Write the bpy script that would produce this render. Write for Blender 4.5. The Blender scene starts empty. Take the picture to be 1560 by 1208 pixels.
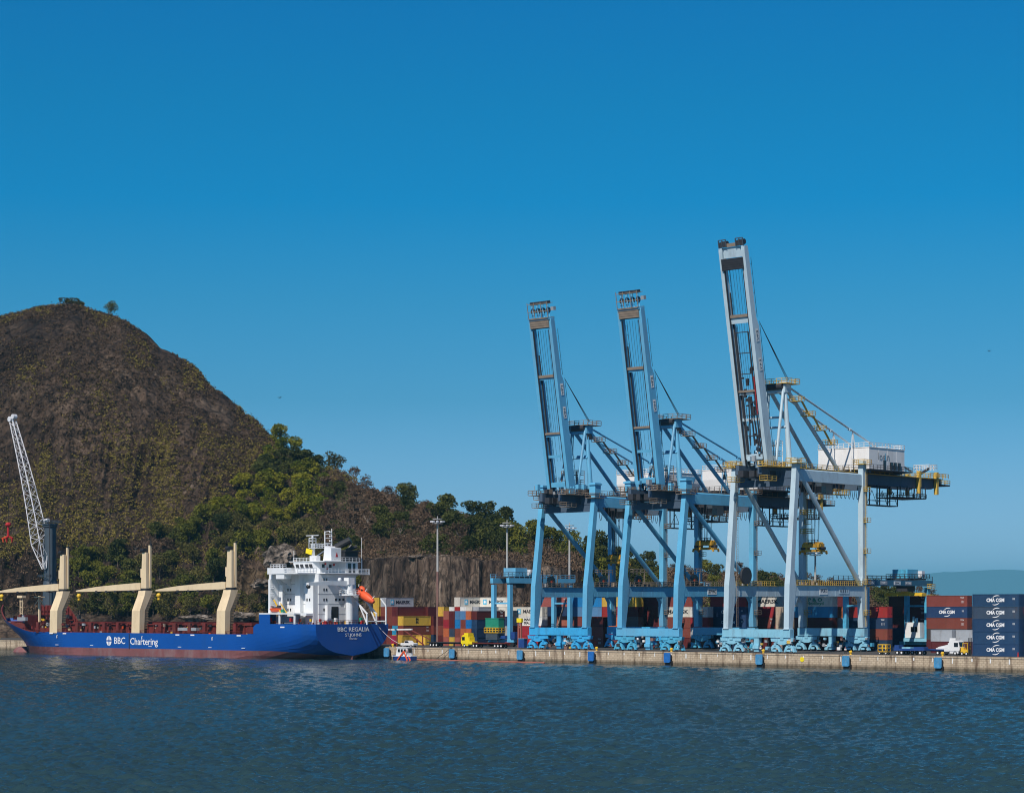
import bpy, math, random
from mathutils import Vector, Matrix, noise
R = math.radians
random.seed(11)
scn = bpy.context.scene
COL = scn.collection

# ------------------------------------------------------------------ frames
F, HZ, CAMZ, DECK = 3400.0, 926.0, 14.8, 3.5
UX, UY, VX, VY = -.7435, .6688, .6688, .7435      # u = along the quay to the far left, v = inland
Q0 = (116.6, 508.2)
ROT = math.atan2(-UY, -UX)                        # local x runs along -u (towards the near right end)

def port(x, y, z=0.0):
    a = -x
    return Vector((Q0[0] + UX*a + VX*y, Q0[1] + UY*a + VY*y, z))

def col_x(px, w):
    """quay coordinate x of the sight line of a photo column on the line y = w"""
    k = (px - 780.0)/F
    return -((Q0[0] + VX*w - k*(Q0[1] + VY*w))/(-UX + UY*k))

def scr(px, d, z=0.0):
    return Vector(((px - 780.0)*d/F, d, z))

def row_z(py, d):
    return CAMZ + (HZ - py)*d/F

# ------------------------------------------------------------------ materials
MATS = {}
def principled(name, color, rough=.6, metal=0.0, var=.12, scale=.6, dirt=None, dirt_amt=.35, dirt_scale=.35,
               bump=0.0, bump_scale=3.0, stretch=(1, 1, 1), spec=.4, rand=0.0):
    m = bpy.data.materials.new(name); m.use_nodes = True
    nt = m.node_tree; N = nt.nodes; L = nt.links
    b = N['Principled BSDF']
    b.inputs['Roughness'].default_value = rough
    b.inputs['Metallic'].default_value = metal
    b.inputs['Specular IOR Level'].default_value = spec
    tc = N.new('ShaderNodeTexCoord'); mp = N.new('ShaderNodeMapping')
    mp.inputs['Scale'].default_value = stretch
    L.new(tc.outputs['Object'], mp.inputs['Vector'])
    n1 = N.new('ShaderNodeTexNoise'); n1.inputs['Scale'].default_value = scale
    n1.inputs['Detail'].default_value = 6; n1.inputs['Roughness'].default_value = .65
    L.new(mp.outputs['Vector'], n1.inputs['Vector'])
    mr = N.new('ShaderNodeMapRange')
    mr.inputs['From Min'].default_value = .3; mr.inputs['From Max'].default_value = .7
    mr.inputs['To Min'].default_value = 1 - var; mr.inputs['To Max'].default_value = 1 + var
    L.new(n1.outputs['Fac'], mr.inputs['Value'])
    hsv = N.new('ShaderNodeHueSaturation'); hsv.inputs['Color'].default_value = (*color, 1)
    val = mr.outputs['Result']
    if rand:
        oi = N.new('ShaderNodeObjectInfo'); m2 = N.new('ShaderNodeMapRange')
        m2.inputs['To Min'].default_value = 1 - rand; m2.inputs['To Max'].default_value = 1 + rand
        L.new(oi.outputs['Random'], m2.inputs['Value'])
        mu = N.new('ShaderNodeMath'); mu.operation = 'MULTIPLY'
        L.new(val, mu.inputs[0]); L.new(m2.outputs['Result'], mu.inputs[1]); val = mu.outputs[0]
        m3 = N.new('ShaderNodeMapRange'); m3.inputs['To Min'].default_value = .5 - rand*.07; m3.inputs['To Max'].default_value = .5 + rand*.07
        wn = N.new('ShaderNodeTexWhiteNoise'); wn.noise_dimensions = '1D'
        L.new(oi.outputs['Random'], wn.inputs['W']); L.new(wn.outputs['Value'], m3.inputs['Value'])
        L.new(m3.outputs['Result'], hsv.inputs['Hue'])
    L.new(val, hsv.inputs['Value'])
    out = hsv.outputs['Color']
    if dirt:
        n2 = N.new('ShaderNodeTexNoise'); n2.inputs['Scale'].default_value = dirt_scale
        n2.inputs['Detail'].default_value = 8; n2.inputs['Roughness'].default_value = .7
        mp2 = N.new('ShaderNodeMapping'); mp2.inputs['Scale'].default_value = (stretch[0], stretch[1], stretch[2]*.3)
        mp2.inputs['Location'].default_value = (7, 3, 1)
        L.new(tc.outputs['Object'], mp2.inputs['Vector']); L.new(mp2.outputs['Vector'], n2.inputs['Vector'])
        r2 = N.new('ShaderNodeMapRange'); r2.inputs['From Min'].default_value = .5; r2.inputs['From Max'].default_value = .68
        r2.inputs['To Max'].default_value = dirt_amt
        L.new(n2.outputs['Fac'], r2.inputs['Value'])
        mx = N.new('ShaderNodeMix'); mx.data_type = 'RGBA'
        L.new(r2.outputs['Result'], mx.inputs['Factor']); L.new(out, mx.inputs['A'])
        mx.inputs['B'].default_value = (*dirt, 1); out = mx.outputs['Result']
    L.new(out, b.inputs['Base Color'])
    if bump:
        n3 = N.new('ShaderNodeTexNoise'); n3.inputs['Scale'].default_value = bump_scale; n3.inputs['Detail'].default_value = 7
        L.new(mp.outputs['Vector'], n3.inputs['Vector'])
        bp = N.new('ShaderNodeBump'); bp.inputs['Strength'].default_value = 1; bp.inputs['Distance'].default_value = bump
        L.new(n3.outputs['Fac'], bp.inputs['Height']); L.new(bp.outputs['Normal'], b.inputs['Normal'])
    MATS[name] = m
    return m

RUST = (.10, .045, .02); GRIME = (.05, .045, .04)
P = principled
P('crane_blue', (.125, .43, .66), .45, var=.13, scale=.15, dirt=(.16, .27, .38), dirt_amt=.7, dirt_scale=.10)
P('crane_blue_bright', (.05, .38, .70), .42, var=.12, scale=.3, dirt=(.05, .10, .15), dirt_amt=.5, dirt_scale=.6)
P('crane_dark_blue', (.03, .12, .20), .5, var=.15)
P('crane_grey', (.46, .59, .66), .45, var=.07, scale=.2, dirt=(.24, .28, .32), dirt_amt=.5, dirt_scale=.3)
P('crane_pale_blue', (.24, .52, .66), .45, var=.1, scale=.3, dirt=(.16, .2, .24), dirt_amt=.5, dirt_scale=.6)
P('crane_bogie_blue', (.085, .40, .60), .45, var=.15, scale=.5, dirt=GRIME, dirt_amt=.6, dirt_scale=.9)
P('girder_shade', (.065, .10, .15), .6, var=.1)  # dark colour carries the shade on girders and cross beams under the walkways
P('dark_steel', (.035, .035, .04), .6, var=.2)
P('rail_brown', (.26, .20, .15), .7, var=.2)
P('rail_yellow', (.60, .40, .08), .6, var=.25, scale=2)
P('rope', (.03, .03, .035), .8)
P('white_paint', (.78, .78, .76), .5, var=.05, scale=.4, dirt=(.35, .30, .24), dirt_amt=.25, dirt_scale=.3)
P('ship_white', (.76, .78, .79), .45, var=.04, scale=.3, dirt=(.42, .34, .26), dirt_amt=.22, dirt_scale=.4)
P('house_white', (.80, .79, .77), .5, var=.04, scale=.3, dirt=(.45, .38, .32), dirt_amt=.3, dirt_scale=.3)
P('grey_paint', (.30, .32, .34), .5, var=.12)
P('window_black', (.012, .014, .018), .15, var=.1, spec=.6)
P('black_paint', (.02, .02, .022), .5, var=.2)
P('hull_blue', (.006, .075, .33), .38, var=.07, scale=.12, dirt=(.02, .07, .2), dirt_amt=.3, dirt_scale=.12)
P('boot_red', (.20, .075, .075), .7, var=.2, scale=.25, dirt=(.26, .2, .2), dirt_amt=.6, dirt_scale=.2)
P('deck_red', (.14, .022, .018), .6, var=.3, scale=.6, dirt=RUST, dirt_amt=.5)
P('cream', (.76, .60, .38), .5, var=.05, scale=.3, dirt=(.42, .30, .17), dirt_amt=.3, dirt_scale=.4)
P('cream_ladder', (.42, .31, .17), .6, var=.3, scale=3)
P('orange', (.75, .10, .025), .45, var=.1)
P('yellow', (.78, .48, .03), .5, var=.12, scale=1)
P('vivid_yellow', (.85, .66, .01), .45, var=.08)
P('spreader_yellow', (.50, .27, .02), .55, var=.4, scale=1.2, dirt=GRIME, dirt_amt=.7, dirt_scale=.8)
P('rust_yellow', (.30, .14, .03), .6, var=.5, scale=1.5, dirt=GRIME, dirt_amt=.8, dirt_scale=1.0)
P('lettering_white', (.82, .82, .82), .6, var=.05)
P('lettering_black', (.02, .02, .025), .6, var=.05)
P('logo_blue', (.10, .45, .66), .6, var=.05)
P('green_paint', (.02, .24, .15), .5, var=.15)
P('tower_grey', (.055, .075, .095), .5, var=.12, scale=.4)
P('lattice_white', (.66, .66, .68), .5, var=.1)
P('red_paint', (.42, .02, .02), .5, var=.2)
P('tyre', (.015, .015, .016), .85)
P('fender_blue', (.06, .25, .46), .6, var=.3, scale=1.2, dirt=(.2, .33, .38), dirt_amt=.5, dirt_scale=1.2)
P('fender_deep_blue', (.015, .13, .42), .6, var=.2, scale=1)
P('vehicle_white', (.75, .75, .75), .3, var=.03)
P('vehicle_blue', (.02, .06, .22), .4, var=.2)
P('concrete_mast', (.42, .42, .40), .7, var=.1)
P('mast_rust', (.22, .12, .10), .7, var=.2)
P('skin', (.30, .17, .11), .6); P('workwear_teal', (.03, .16, .20), .8); P('workwear_navy', (.03, .04, .09), .8)
P('workwear_red', (.45, .05, .03), .8)
P('asphalt', (.06, .058, .055), .9, var=.25, scale=.08, bump=.02, dirt=(.10, .085, .07), dirt_amt=.6, dirt_scale=.05)
P('algae', (.045, .04, .03), .8, var=.4, scale=1)

# masonry of the quay face
def mat_quay():
    m = P('quay_masonry', (.46, .36, .25), .85, var=.25, scale=.45, bump=.05, bump_scale=1.2)
    nt = m.node_tree; N = nt.nodes; L = nt.links; b = N['Principled BSDF']
    tc = N.new('ShaderNodeTexCoord')
    sep = N.new('ShaderNodeSeparateXYZ'); L.new(tc.outputs['Object'], sep.inputs[0])
    com = N.new('ShaderNodeCombineXYZ'); L.new(sep.outputs['X'], com.inputs['X']); L.new(sep.outputs['Z'], com.inputs['Y'])
    br = N.new('ShaderNodeTexBrick'); L.new(com.outputs[0], br.inputs['Vector'])
    br.inputs['Scale'].default_value = 1.0; br.inputs['Brick Width'].default_value = 1.1; br.inputs['Row Height'].default_value = .5
    br.inputs['Mortar Size'].default_value = .045
    br.inputs['Color1'].default_value = (.62, .50, .36, 1); br.inputs['Color2'].default_value = (.46, .36, .25, 1)
    br.inputs['Mortar'].default_value = (.20, .145, .095, 1)
    src = b.inputs['Base Color'].links[0].from_socket
    mx = N.new('ShaderNodeMix'); mx.data_type = 'RGBA'; mx.inputs['Factor'].default_value = .62
    L.new(src, mx.inputs['A']); L.new(br.outputs['Color'], mx.inputs['B'])
    # vertical run-off stains and pale lime streaks
    nz = N.new('ShaderNodeTexNoise'); nz.inputs['Scale'].default_value = .55; nz.inputs['Detail'].default_value = 6
    mp = N.new('ShaderNodeMapping'); mp.inputs['Scale'].default_value = (1.4, 1, .22)
    L.new(tc.outputs['Object'], mp.inputs['Vector']); L.new(mp.outputs[0], nz.inputs['Vector'])
    mr = N.new('ShaderNodeMapRange'); mr.inputs['From Min'].default_value = .51; mr.inputs['From Max'].default_value = .68; mr.inputs['To Max'].default_value = .85
    L.new(nz.outputs['Fac'], mr.inputs['Value'])
    mx2 = N.new('ShaderNodeMix'); mx2.data_type = 'RGBA'; L.new(mr.outputs[0], mx2.inputs['Factor'])
    L.new(mx.outputs['Result'], mx2.inputs['A']); mx2.inputs['B'].default_value = (.11, .065, .04, 1)
    # tide band: darker weed growth below about one metre
    mz = N.new('ShaderNodeMapRange'); mz.inputs['From Min'].default_value = 1.35; mz.inputs['From Max'].default_value = .55
    L.new(sep.outputs['Z'], mz.inputs['Value'])
    ad = N.new('ShaderNodeMath'); ad.operation = 'MULTIPLY_ADD'; L.new(nz.outputs['Fac'], ad.inputs[0]); ad.inputs[1].default_value = .9
    ad2 = N.new('ShaderNodeMath'); ad2.operation = 'MULTIPLY'; L.new(mz.outputs[0], ad2.inputs[0]); L.new(ad.outputs[0], ad2.inputs[1])
    ad.inputs[2].default_value = .35
    ad2.use_clamp = True
    mx3 = N.new('ShaderNodeMix'); mx3.data_type = 'RGBA'; L.new(ad2.outputs[0], mx3.inputs['Factor'])
    L.new(mx2.outputs['Result'], mx3.inputs['A']); mx3.inputs['B'].default_value = (.05, .038, .022, 1)
    L.new(mx3.outputs['Result'], b.inputs['Base Color'])
mat_quay()

def mat_leaf(name, c1, c2, rand=.35):
    m = bpy.data.materials.new(name); m.use_nodes = True
    nt = m.node_tree; N = nt.nodes; L = nt.links; b = N['Principled BSDF']
    b.inputs['Roughness'].default_value = .7; b.inputs['Specular IOR Level'].default_value = .15
    oi = N.new('ShaderNodeObjectInfo'); tc = N.new('ShaderNodeTexCoord')
    nz = N.new('ShaderNodeTexNoise'); nz.inputs['Scale'].default_value = .9; nz.inputs['Detail'].default_value = 4
    L.new(tc.outputs['Object'], nz.inputs['Vector'])
    ad = N.new('ShaderNodeMath'); ad.operation = 'MULTIPLY_ADD'; L.new(oi.outputs['Random'], ad.inputs[0]); ad.inputs[1].default_value = .7
    mr = N.new('ShaderNodeMapRange'); mr.inputs['From Min'].default_value = .35; mr.inputs['From Max'].default_value = .65
    mr.inputs['To Max'].default_value = .6; mr.inputs['To Min'].default_value = -.15
    L.new(nz.outputs['Fac'], mr.inputs['Value']); L.new(mr.outputs[0], ad.inputs[2]); ad.use_clamp = True
    mx = N.new('ShaderNodeMix'); mx.data_type = 'RGBA'; L.new(ad.outputs[0], mx.inputs['Factor'])
    mx.inputs['A'].default_value = (*c1, 1); mx.inputs['B'].default_value = (*c2, 1)
    L.new(mx.outputs['Result'], b.inputs['Base Color'])
    MATS[name] = m
mat_leaf('leaf_bright', (.06, .082, .007), (.25, .225, .016))
mat_leaf('leaf_green', (.042, .056, .008), (.16, .155, .018))
mat_leaf('leaf_dark', (.026, .036, .008), (.085, .09, .017))
mat_leaf('leaf_olive', (.045, .045, .012), (.14, .125, .03))
mat_leaf('twig_dry', (.06, .036, .022), (.16, .105, .065))
mat_leaf('scrub_olive', (.055, .045, .012), (.21, .165, .036))
mat_leaf('scrub_brown', (.034, .021, .012), (.14, .09, .052))
P('bark', (.12, .09, .065), .9, var=.3, scale=2)
P('bark_pale', (.26, .22, .18), .9, var=.3, scale=2)

def mat_rock(name, cols, scale=.05, stretch=(1, 1, .35), bump=1.2, crack=.12):
    m = bpy.data.materials.new(name); m.use_nodes = True
    nt = m.node_tree; N = nt.nodes; L = nt.links; b = N['Principled BSDF']
    b.inputs['Roughness'].default_value = .9; b.inputs['Specular IOR Level'].default_value = .2
    tc = N.new('ShaderNodeTexCoord'); mp = N.new('ShaderNodeMapping'); mp.inputs['Scale'].default_value = stretch
    L.new(tc.outputs['Object'], mp.inputs['Vector'])
    n1 = N.new('ShaderNodeTexNoise'); n1.inputs['Scale'].default_value = scale; n1.inputs['Detail'].default_value = 12
    n1.inputs['Roughness'].default_value = .72
    L.new(mp.outputs[0], n1.inputs['Vector'])
    cr = N.new('ShaderNodeValToRGB'); L.new(n1.outputs['Fac'], cr.inputs[0])
    els = cr.color_ramp.elements
    while len(els) < len(cols): els.new(.5)
    for e, (p, c) in zip(els, cols): e.position = p; e.color = (*c, 1)
    out = cr.outputs[0]
    n2 = N.new('ShaderNodeTexNoise'); n2.inputs['Scale'].default_value = .42; n2.inputs['Detail'].default_value = 11; n2.inputs['Roughness'].default_value = .75
    L.new(mp.outputs[0], n2.inputs['Vector'])
    mr = N.new('ShaderNodeMapRange'); mr.inputs['From Min'].default_value = .32; mr.inputs['From Max'].default_value = .68
    mr.inputs['To Min'].default_value = .22; mr.inputs['To Max'].default_value = 2.1
    L.new(n2.outputs['Fac'], mr.inputs['Value'])
    hs = N.new('ShaderNodeHueSaturation'); L.new(out, hs.inputs['Color']); L.new(mr.outputs[0], hs.inputs['Value']); out = hs.outputs[0]
    n4 = N.new('ShaderNodeTexNoise'); n4.inputs['Scale'].default_value = .016; n4.inputs['Detail'].default_value = 4; L.new(mp.outputs[0], n4.inputs['Vector'])
    m4 = N.new('ShaderNodeMapRange'); m4.inputs['From Min'].default_value = .36; m4.inputs['From Max'].default_value = .64; m4.inputs['To Min'].default_value = .55; m4.inputs['To Max'].default_value = 1.5
    L.new(n4.outputs['Fac'], m4.inputs['Value'])
    h4 = N.new('ShaderNodeHueSaturation'); L.new(out, h4.inputs['Color']); L.new(m4.outputs[0], h4.inputs['Value']); out = h4.outputs[0]
    vo = N.new('ShaderNodeTexVoronoi'); vo.feature = 'DISTANCE_TO_EDGE'; vo.inputs['Scale'].default_value = crack
    wp = N.new('ShaderNodeVectorMath'); wp.operation = 'MULTIPLY_ADD'; L.new(n2.outputs['Color'], wp.inputs[0]); wp.inputs[1].default_value = (5, 5, 2); L.new(mp.outputs[0], wp.inputs[2])
    L.new(wp.outputs[0], vo.inputs['Vector'])
    mv = N.new('ShaderNodeMapRange'); mv.inputs['From Max'].default_value = .10; mv.inputs['To Min'].default_value = .25; L.new(vo.outputs['Distance'], mv.inputs['Value'])
    hv = N.new('ShaderNodeHueSaturation'); L.new(out, hv.inputs['Color']); L.new(mv.outputs[0], hv.inputs['Value']); out = hv.outputs[0]
    L.new(out, b.inputs['Base Color'])
    bp = N.new('ShaderNodeBump'); bp.inputs['Distance'].default_value = bump; bp.inputs['Strength'].default_value = 1
    L.new(n2.outputs['Fac'], bp.inputs['Height'])
    bp2 = N.new('ShaderNodeBump'); bp2.inputs['Distance'].default_value = bump*4; L.new(n1.outputs['Fac'], bp2.inputs['Height'])
    L.new(bp.outputs[0], bp2.inputs['Normal']); L.new(bp2.outputs[0], b.inputs['Normal'])
    MATS[name] = m
mat_rock('hill_rock', [(.30, (.016, .010, .007)), (.46, (.046, .030, .020)), (.56, (.078, .053, .036)), (.70, (.15, .112, .08))], .045, (1, 1, .4), .9)
mat_rock('cliff_rock', [(.33, (.010, .007, .006)), (.47, (.062, .043, .032)), (.56, (.12, .088, .064)), (.70, (.25, .195, .15))], .12, (1, 1, .24), .9, .3)
mat_rock('pale_rock', [(.3, (.05, .04, .032)), (.5, (.16, .13, .105)), (.7, (.30, .26, .22))], .2, (1, 1, .6), .5)
mat_rock('hill_soil', [(.32, (.026, .018, .010)), (.5, (.062, .043, .025)), (.7, (.12, .085, .056))], .06, (1, 1, 1), .6)

# ------------------------------------------------------------------ mesh builder
class MB:
    def __init__(s, off=(0, 0, 0)):
        s.v = []; s.f = []; s.mi = []; s.m = 0; s.off = Vector(off); s.mats = []
    def mat(s, name):
        if name not in s.mats: s.mats.append(name)
        s.m = s.mats.index(name); return s
    def add(s, vs, fs):
        n = len(s.v)
        s.v += [Vector(p) + s.off for p in vs]
        s.f += [tuple(i + n for i in f) for f in fs]
        s.mi += [s.m]*len(fs); return s
    def box(s, x0, x1, y0, y1, z0, z1):
        return s.add([(x0, y0, z0), (x1, y0, z0), (x1, y1, z0), (x0, y1, z0), (x0, y0, z1), (x1, y0, z1), (x1, y1, z1), (x0, y1, z1)],
                     [(0, 3, 2, 1), (4, 5, 6, 7), (0, 1, 5, 4), (1, 2, 6, 5), (2, 3, 7, 6), (3, 0, 4, 7)])
    def cbox(s, c, sx, sy, sz):
        return s.box(c[0]-sx/2, c[0]+sx/2, c[1]-sy/2, c[1]+sy/2, c[2]-sz/2, c[2]+sz/2)
    def loft(s, rings, cap=True, close=True):
        n = len(rings[0]); vs = [p for r in rings for p in r]; fs = []
        for i in range(len(rings)-1):
            for j in range(n if close else n-1):
                k = (j+1) % n
                fs.append((i*n+j, i*n+k, (i+1)*n+k, (i+1)*n+j))
        if cap and close:
            fs.append(tuple(range(n-1, -1, -1))); fs.append(tuple((len(rings)-1)*n + j for j in range(n)))
        return s.add(vs, fs)
    def beam(s, p, q, w, h=None, up=(0, 0, 1), w2=None, h2=None):
        """box bar from p to q; w across, h along the up side"""
        p, q = Vector(p), Vector(q); h = h or w; w2 = w2 or w; h2 = h2 or h
        d = (q-p).normalized(); up = Vector(up)
        if abs(d.dot(up)) > .98: up = Vector((0, 1, 0)) if abs(d.y) < .9 else Vector((1, 0, 0))
        a = d.cross(up).normalized(); b = a.cross(d).normalized()
        rs = []
        for c, ww, hh in ((p, w, h), (q, w2, h2)):
            rs.append([c - a*ww/2 - b*hh/2, c + a*ww/2 - b*hh/2, c + a*ww/2 + b*hh/2, c - a*ww/2 + b*hh/2])
        return s.loft(rs)
    def tube(s, p, q, r, r2=None, n=8):
        p, q = Vector(p), Vector(q); d = (q-p).normalized(); r2 = r if r2 is None else r2
        a = d.orthogonal().normalized(); b = d.cross(a)
        rs = [[c + (a*math.cos(2*math.pi*i/n) + b*math.sin(2*math.pi*i/n))*rr for i in range(n)] for c, rr in ((p, r), (q, r2))]
        return s.loft(rs)
    def path(s, pts, r, n=5):
        for p, q in zip(pts, pts[1:]): s.tube(p, q, r, n=n)
        return s
    def prism(s, poly, axis, lo, hi):
        """extrude a 2-D outline; axis 'y': outline in x,z; 'x': outline in y,z; 'z': outline in x,y"""
        f = {'y': lambda a, b, t: (a, t, b), 'x': lambda a, b, t: (t, a, b), 'z': lambda a, b, t: (a, b, t)}[axis]
        return s.loft([[f(a, b, lo) for a, b in poly], [f(a, b, hi) for a, b in poly]])
    def rail(s, p, q, h=1.1, step=2.2, r=.045, bars=2):
        p, q = Vector(p), Vector(q); L = (q-p).length; n = max(1, int(L/step)); up = Vector((0, 0, 1))
        for i in range(n+1):
            c = p.lerp(q, i/n); s.beam(c, c + up*h, r*2)
        for b in range(1, bars+1): s.beam(p + up*h*b/bars, q + up*h*b/bars, r*2)
        return s
    def railbox(s, x0, x1, y0, y1, z, **k):
        c = [(x0, y0, z), (x1, y0, z), (x1, y1, z), (x0, y1, z)]
        for i in range(4): s.rail(c[i], c[(i+1) % 4], **k)
        return s
    def sphere(s, c, r, n=8, m=6, sc=(1, 1, 1)):
        rs = []
        for i in range(1, m):
            t = math.pi*i/m
            rs.append([(c[0]+r*sc[0]*math.sin(t)*math.cos(2*math.pi*j/n), c[1]+r*sc[1]*math.sin(t)*math.sin(2*math.pi*j/n), c[2]-r*sc[2]*math.cos(t)) for j in range(n)])
        return s.loft(rs)
    def mesh(s, name, mat=None):
        me = bpy.data.meshes.new(name)
        me.from_pydata([tuple(v) for v in s.v], [], s.f)
        names = s.mats or [mat]
        for mn in names: me.materials.append(MATS[mn])
        if len(names) > 1: me.polygons.foreach_set('material_index', s.mi)
        me.update(); return me
    def cut(s):
        s.cuts = getattr(s, 'cuts', [0]) + [len(s.f)]; return s
    def build_cut(s, name, parent):
        """every run of faces between two cuts becomes an object of its own"""
        cs = sorted(set([0] + getattr(s, 'cuts', []) + [len(s.f)])); out = []
        for a, b_ in zip(cs, cs[1:]):
            used = sorted({i for f in s.f[a:b_] for i in f}); mp = {i: k for k, i in enumerate(used)}
            me = bpy.data.meshes.new(name); me.from_pydata([tuple(s.v[i]) for i in used], [], [tuple(mp[i] for i in f) for f in s.f[a:b_]])
            ms = sorted(set(s.mi[a:b_]))
            for k in ms: me.materials.append(MATS[s.mats[k]])
            me.polygons.foreach_set('material_index', [ms.index(k) for k in s.mi[a:b_]]); me.update(); out.append(link(name, me, parent))
        return out
    def build(s, name, mat=None, parent=None, loc=None, rz=None):
        return link(name, s.mesh(name, mat), parent, loc, rz)

def link(name, data, parent=None, loc=None, rz=None):
    o = bpy.data.objects.new(name, data); COL.objects.link(o)
    if parent is not None: o.parent = parent
    if loc is not None: o.location = loc
    if rz is not None: o.rotation_euler = (0, 0, rz)
    return o
def tag(o, label=None, cat=None, group=None, kind=None):
    if label: o['label'] = label
    if cat: o['category'] = cat
    if group: o['group'] = group
    if kind: o['kind'] = kind
    return o
def empty(name, loc, rz=ROT):
    o = bpy.data.objects.new(name, None); COL.objects.link(o); o.empty_display_size = .5
    o.location = loc; o.rotation_euler = (0, 0, rz); return o
def kids(o): return [c for c in bpy.data.objects if c.parent == o]
def copy_tree(o, parent=None, kmap=None):
    if kmap is None:
        kmap = {}
        for c in bpy.data.objects:
            if c.parent: kmap.setdefault(c.parent.name, []).append(c)
    c = o.copy(); COL.objects.link(c); c.parent = parent
    for ch in kmap.get(o.name, []): copy_tree(ch, c, kmap)
    return c
_TX = {}
def text_mesh(txt, size, width=None, depth=.03, mat='lettering_white', bold=0.0):
    """lettering as real, thin mesh in the x-z plane, facing -y, centred on its own origin"""
    key = (txt, size, width, mat, bold)
    if key in _TX: return _TX[key]
    cu = bpy.data.curves.new('lettering', 'FONT'); cu.body = txt; cu.size = size; cu.align_x = 'CENTER'; cu.align_y = 'CENTER'
    cu.extrude = depth/2; cu.resolution_u = 2; cu.offset = bold
    ob = bpy.data.objects.new('tmp', cu); COL.objects.link(ob)
    dg = bpy.context.evaluated_depsgraph_get(); dg.update()
    me = bpy.data.meshes.new_from_object(ob.evaluated_get(dg))
    bpy.data.objects.remove(ob); bpy.data.curves.remove(cu)
    me.transform(Matrix.Rotation(math.pi/2, 4, 'X'))
    if width:
        xs = [v.co.x for v in me.vertices]; k = width/(max(xs)-min(xs)); me.transform(Matrix.Diagonal((k, 1, 1, 1)))
    me.materials.clear(); me.materials.append(MATS[mat]); me.name = 'lettering'
    _TX[key] = me; return me
def letter(txt, size, loc, parent, side='y', width=None, mat='lettering_white', bold=0.0, name='lettering'):
    o = link(name, text_mesh(txt, size, width, mat=mat, bold=bold), parent, loc)
    o.rotation_euler = (0, 0, 0 if side == 'y' else math.pi/2)
    return o
# ------------------------------------------------------------------ world, sun, camera
SUN_H = Vector((-.453, -.892)); SUN_EL = R(47)
w = bpy.data.worlds.new("World"); scn.world = w; w.use_nodes = True
def build_world():
    nt = w.node_tree; N = nt.nodes; L = nt.links; bg = N['Background']
    sky = N.new('ShaderNodeTexSky'); sky.sky_type = 'NISHITA'; sky.sun_disc = False
    sky.sun_elevation = SUN_EL; sky.sun_rotation = math.atan2(SUN_H.x, SUN_H.y)
    sky.altitude = 0; sky.air_density = 1.0; sky.dust_density = .2; sky.ozone_density = 4.0
    tc = N.new('ShaderNodeTexCoord'); sep = N.new('ShaderNodeSeparateXYZ'); L.new(tc.outputs['Generated'], sep.inputs[0])
    cr = N.new('ShaderNodeValToRGB')      # clear-air tint by elevation of the sky direction
    mr = N.new('ShaderNodeMapRange'); mr.inputs['From Min'].default_value = 0; mr.inputs['From Max'].default_value = .5
    L.new(sep.outputs['Z'], mr.inputs['Value']); L.new(mr.outputs[0], cr.inputs[0])
    els = cr.color_ramp.elements
    pts = SKY_TINT
    while len(els) < len(pts): els.new(.5)
    for e, (p, c) in zip(els, pts): e.position = p; e.color = (*c, 1)
    mx = N.new('ShaderNodeMix'); mx.data_type = 'RGBA'; mx.blend_type = 'MULTIPLY'; mx.inputs['Factor'].default_value = 1
    L.new(sky.outputs[0], mx.inputs['A']); L.new(cr.outputs[0], mx.inputs['B'])
    L.new(mx.outputs['Result'], bg.inputs['Color']); bg.inputs['Strength'].default_value = SKY_STRENGTH
SKY_STRENGTH = .125
SKY_TINT = [(0.0429, (0.43, 0.63, 1.0)), (0.0987, (0.32, 0.53, 0.8)), (0.1862, (0.145, 0.435, 0.62)), (0.2727, (0.07365600000000001, 0.442884, 0.625828)), (0.3577, (0.0, 0.44382, 0.6698339999999999)), (0.4407, (0.0, 0.44596499999999994, 0.655656)), (0.5256, (0.0, 0.4355325, 0.6823800000000001)), (0.72, (0.035, 0.28, 0.52)), (1.0, (0.18, 0.35, 0.54))]
build_world()
sd = bpy.data.lights.new('sun', 'SUN'); sd.energy = 4.6; sd.angle = R(.5); sd.color = (1, .93, .84)
so = bpy.data.objects.new('sun', sd); COL.objects.link(so)
sv = Vector((SUN_H.x*math.cos(SUN_EL), SUN_H.y*math.cos(SUN_EL), math.sin(SUN_EL)))
so.rotation_euler = sv.to_track_quat('Z', 'Y').to_euler(); so.location = (0, 0, 300)
cd = bpy.data.cameras.new('camera'); cam = bpy.data.objects.new('camera', cd); COL.objects.link(cam); scn.camera = cam
cam.location = (0, 0, CAMZ); cam.rotation_euler = (R(90), 0, 0)
cd.sensor_width = 36; cd.lens = 36*F/1560; cd.shift_y = (HZ - 604)/1560; cd.clip_start = 1; cd.clip_end = 120000
scn.view_settings.view_transform = 'Standard'; scn.view_settings.look = 'None'; scn.view_settings.exposure = 0
scn.cycles.filter_width = 1.05; scn.cycles.max_bounces = 6; scn.cycles.transparent_max_bounces = 8

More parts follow.
